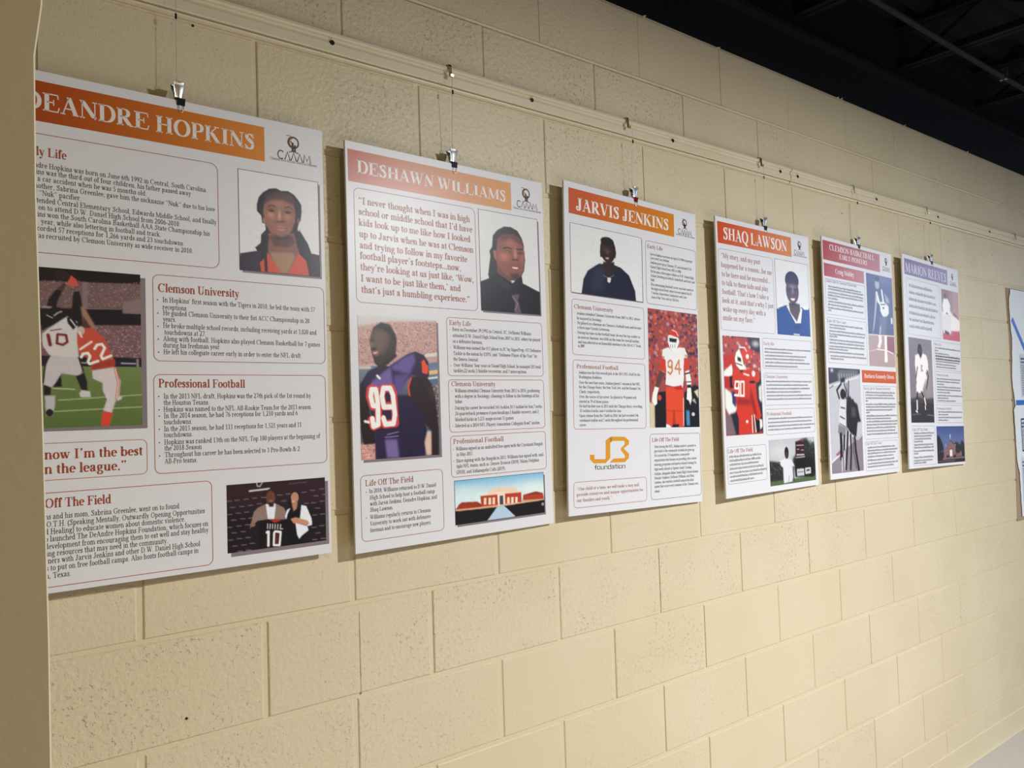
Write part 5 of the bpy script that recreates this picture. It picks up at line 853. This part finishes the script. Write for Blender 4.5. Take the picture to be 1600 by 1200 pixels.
def hanger(k,x,z,yf):
    """chrome spring clip body hanging on the line, its jaws holding the small binder clip"""
    e=bpy.data.objects.new('chrome_clip',None); C.objects.link(e); e.location=(x,yf,z); e.scale=(.80,.72,.62); tag(e,'shiny chrome spring clip above %s'%WHO[k],'clip','chrome clips holding the posters')
    W_=[.0145,.0150,.0135,.011,.0095,.009]; 
    def plate(sgn):
        rows=[(.0115,.048,.0128),(.0128,.0462,.0138),(.0112,.044,.0142),(.0085,.034,.0138),(.0068,.024,.012),(.0054,.014,.0098),(.0036,.004,.0094),(.0026,-.008,.0098)]
        V=[];F=[];n=7
        for off in (0,.0009):
            for (dy,zz,hw) in rows:
                for j in range(n):
                    t=-1+2*j/(n-1); V.append((hw*t,sgn*(dy+off+.0022*(1-t*t)),zz))
        R_=len(rows)
        for s_ in (0,1):
            for i in range(R_-1):
                for j in range(n-1):
                    q=s_*R_*n+i*n+j; F.append((q,q+1,q+n+1,q+n))
        for j in range(n-1): F.append((j,j+1,R_*n+j+1,R_*n+j)); q=(R_-1)*n+j; F.append((q,q+1,R_*n+q+1,R_*n+q))
        for i in range(R_-1): F.append((i*n,i*n+n,R_*n+i*n+n,R_*n+i*n)); q=i*n+n-1; F.append((q,q+n,R_*n+q+n,R_*n+q))
        return V,F
    mesh('front_jaw',*plate(-1),M_chrome,e,smooth=True); mesh('back_jaw',*plate(1),M_chrome,e,smooth=True)
    mesh('spring_barrel',*tube([(-.0105,0,.019),(.0105,0,.019)],.0052,12),M_chrome,e,smooth=True)
    mesh('line_loop',*tube([(.0055*math.cos(t),0,.052+.0055*math.sin(t)) for t in np.linspace(0,2*math.pi,15)],.0008,6),M_chrome,e,smooth=True)
    b=bpy.data.objects.new('binder_clip',None); C.objects.link(b); b.location=(x+.004,yf,z-.004)
    tag(b,('dark red' if k==3 else 'black')+' mini binder clip gripping the top edge of %s'%WHO[k],'clip','mini binder clips gripping the boards')
    m=M_clipred if k==3 else M_clipblack; hw=.0078
    V=[(sx,y,zz) for sx in (-hw,hw) for (y,zz) in ((-.0068,.0035),(.0068,.0035),(.0036,-.0098),(.0029,-.0098),(.0056,.0026),(-.0056,.0026),(-.0030,-.0098),(-.0037,-.0098))]
    F=[(i,(i+1)%8,(i+1)%8+8,i+8) for i in range(8)]+[(0,5,6,7),(0,1,4,5),(1,2,3,4),(8,15,14,13),(8,13,12,9),(9,12,11,10)]
    mesh('clip_body',V,F,m,b)
    for sg,nm in ((-1,'front'),(1,'back')):
        y0=sg*.0034
        if sg<0: pts=[(-.0052,y0-.0010,-.0095),(-.0042,y0-.0022,-.016),(-.0026,y0-.0028,-.0225),(0,y0-.003,-.0245),(.0026,y0-.0028,-.0225),(.0042,y0-.0022,-.016),(.0052,y0-.0010,-.0095)]
        else: pts=[(-.0052,.0045,-.0095),(-.004,.0078,-.002),(-.0026,.0086,.010),(0,.0088,.0125),(.0026,.0086,.010),(.004,.0078,-.002),(.0052,.0045,-.0095)]
        mesh('wire_handle',*tube(pts,.0007,6),M_chrome,b,smooth=True)
HX={1:-.172,2:.492,3:1.132,4:1.808,5:2.440,6:3.075}
for k,x in HX.items():
    px,pz,a,W,H,yt,yb,yw=POSTERS[k][0]
    hook(x,'brass rail hook above %s'%WHO[k],.0085 if k<5 else .004)
    yf=-yt+.003
    hanger(k,px,pz+.004,yf)
    fishing(px+(x-px)*.4,2.458,pz+.039,-.0330,yf,WHO[k])
hook(4.085,'brass rail hook with no poster, above the paper display','.' and .007)
# ------------------------------------------------------------------ paper display at the far right
pd=bpy.data.objects.new('paper_display',None); C.objects.link(pd); pd.location=(4.35,-.004,1.0); tag(pd,'tall white wavy-edged paper display with blue bands and clippings, at the far right','display')
def sheet(pts,t,y): # outline (x,z) -> thin prism
    n=len(pts); V=[(x,y,z) for x,z in pts]+[(x,y+t,z) for x,z in pts]; return V,[tuple(range(n))[::-1],tuple(range(n,2*n))]+[(i,(i+1)%n,(i+1)%n+n,i+n) for i in range(n)]
def L(x,z): return (x-4.35,z-1.0)
bk=[L(3.975,2.205),L(3.985,1.95),L(3.978,1.75),L(3.985,1.5),L(3.972,1.25),L(3.955,1.012),L(4.85,1.01),L(4.85,2.205)]
M_kraft=mat('brown_kraft_paper',(.36,.27,.18),.8,.2,fn=brushed); M_paper=mat('white_display_paper',(.80,.84,.88),.5,.3)
mesh('kraft_shadow_backing',*sheet(bk[::-1],.003,0),M_kraft,pd)  # brown offset sheet, doubling as the shadow along the white sheet's edge
wav=[]
for i in range(61):
    z=2.20-(2.20-1.03)*i/60; f=i/60
    base=4.03-.03*f; amp=.020
    ks=[(0,.012),(.06,-.012),(.16,-.006),(.22,.006),(.30,-.004),(.40,-.016),(.52,.010),(.53,-.010),(.66,-.004),(.75,.0),(.82,.026),(.93,.030),(1,.034)]
    for (a_,va),(b_,vb) in zip(ks,ks[1:]):
        if a_<=f<=b_: s=(f-a_)/(b_-a_); s=s*s*(3-2*s); off=va*(1-s)+vb*s
    wav.append(L(base-.028+off+.0015*math.sin(i*2.1),z))
mesh('white_sheet',*sheet((wav+[L(4.85,1.03),L(4.85,2.20)])[::-1],.0015,-.006),M_paper,pd)
M_blue=ink('2f6fc8'); M_navy=ink('232a55')
def band(p,q,w):
    p=Vector(p);q=Vector(q);d=(q-p).normalized();n_=Vector((-d.y,d.x))*w/2; return sheet([tuple(p+n_),tuple(q+n_),tuple(q-n_),tuple(p-n_)],.0006,-.0072)
mesh('blue_band',*band(L(4.010,2.045),L(4.25,1.80),.028),M_blue,pd); mesh('blue_band',*band(L(4.004,1.612),L(4.845,1.612),.026),M_blue,pd)
def clipping(x0,z0,x1,z1,bord,seed,tilt=0):
    e=mesh('newspaper_clipping',*sheet([L(x0,z0),L(x1,z0),L(x1,z1),L(x0,z1)],.0006,-.0078),mat('newsprint',(.60,.66,.74),.7,.2),pd)
    rg=random.Random(seed); parts=[]; z=z1-.02; big=2
    while z<z1-.002 and z>z0+.012:
        h=.010 if big>0 else .0035; x=x0+.008
        while x<x1-.012:
            wd=min(rg.uniform(.008,.03),x1-.008-x); a=L(x,z);b=L(x+wd,z-h); parts.append(([(a[0],-.0080,b[1]),(b[0],-.0080,b[1]),(b[0],-.0080,a[1]),(a[0],-.0080,a[1])],[(0,1,2,3)])); x+=wd+.004
        z-=h+(.008 if big>0 else .0055); big-=1
    mesh('print_lines',*join(*parts),M_navy,e)
    if bord:
        a=L(x0,z0);b=L(x1,z1);w_=.008; fr=[]
        for (p0,q0,p1,q1) in ((a[0],a[1],b[0],a[1]+w_),(a[0],b[1]-w_,b[0],b[1]),(a[0],a[1],a[0]+w_*.6,b[1]),(b[0]-w_*.6,a[1],b[0],b[1])): fr.append(([(p0,-.0083,q0),(p1,-.0083,q0),(p1,-.0083,q1),(p0,-.0083,q1)],[(0,1,2,3)]))
        mesh('navy_border',*join(*fr),M_navy,e)
clipping(4.205,1.96,4.42,2.17,1,1); clipping(4.085,1.64,4.36,1.865,0,2); clipping(4.05,1.36,4.30,1.53,1,3); clipping(4.03,1.06,4.26,1.33,0,4); clipping(4.45,1.66,4.72,2.12,0,5); clipping(4.40,1.10,4.74,1.55,0,6)
# ------------------------------------------------------------------ small nail heads and specks on the wall
for i,(x,z) in enumerate(((-.126,2.4295),(2.38,2.38),(-.16,1.06),(3.33,2.375),(3.83,2.36))):
    o=mesh('anchor_hole',*tube([(x,-.0012,z),(x,.004,z)],[.0028,.0022],8),M_dark,wall)
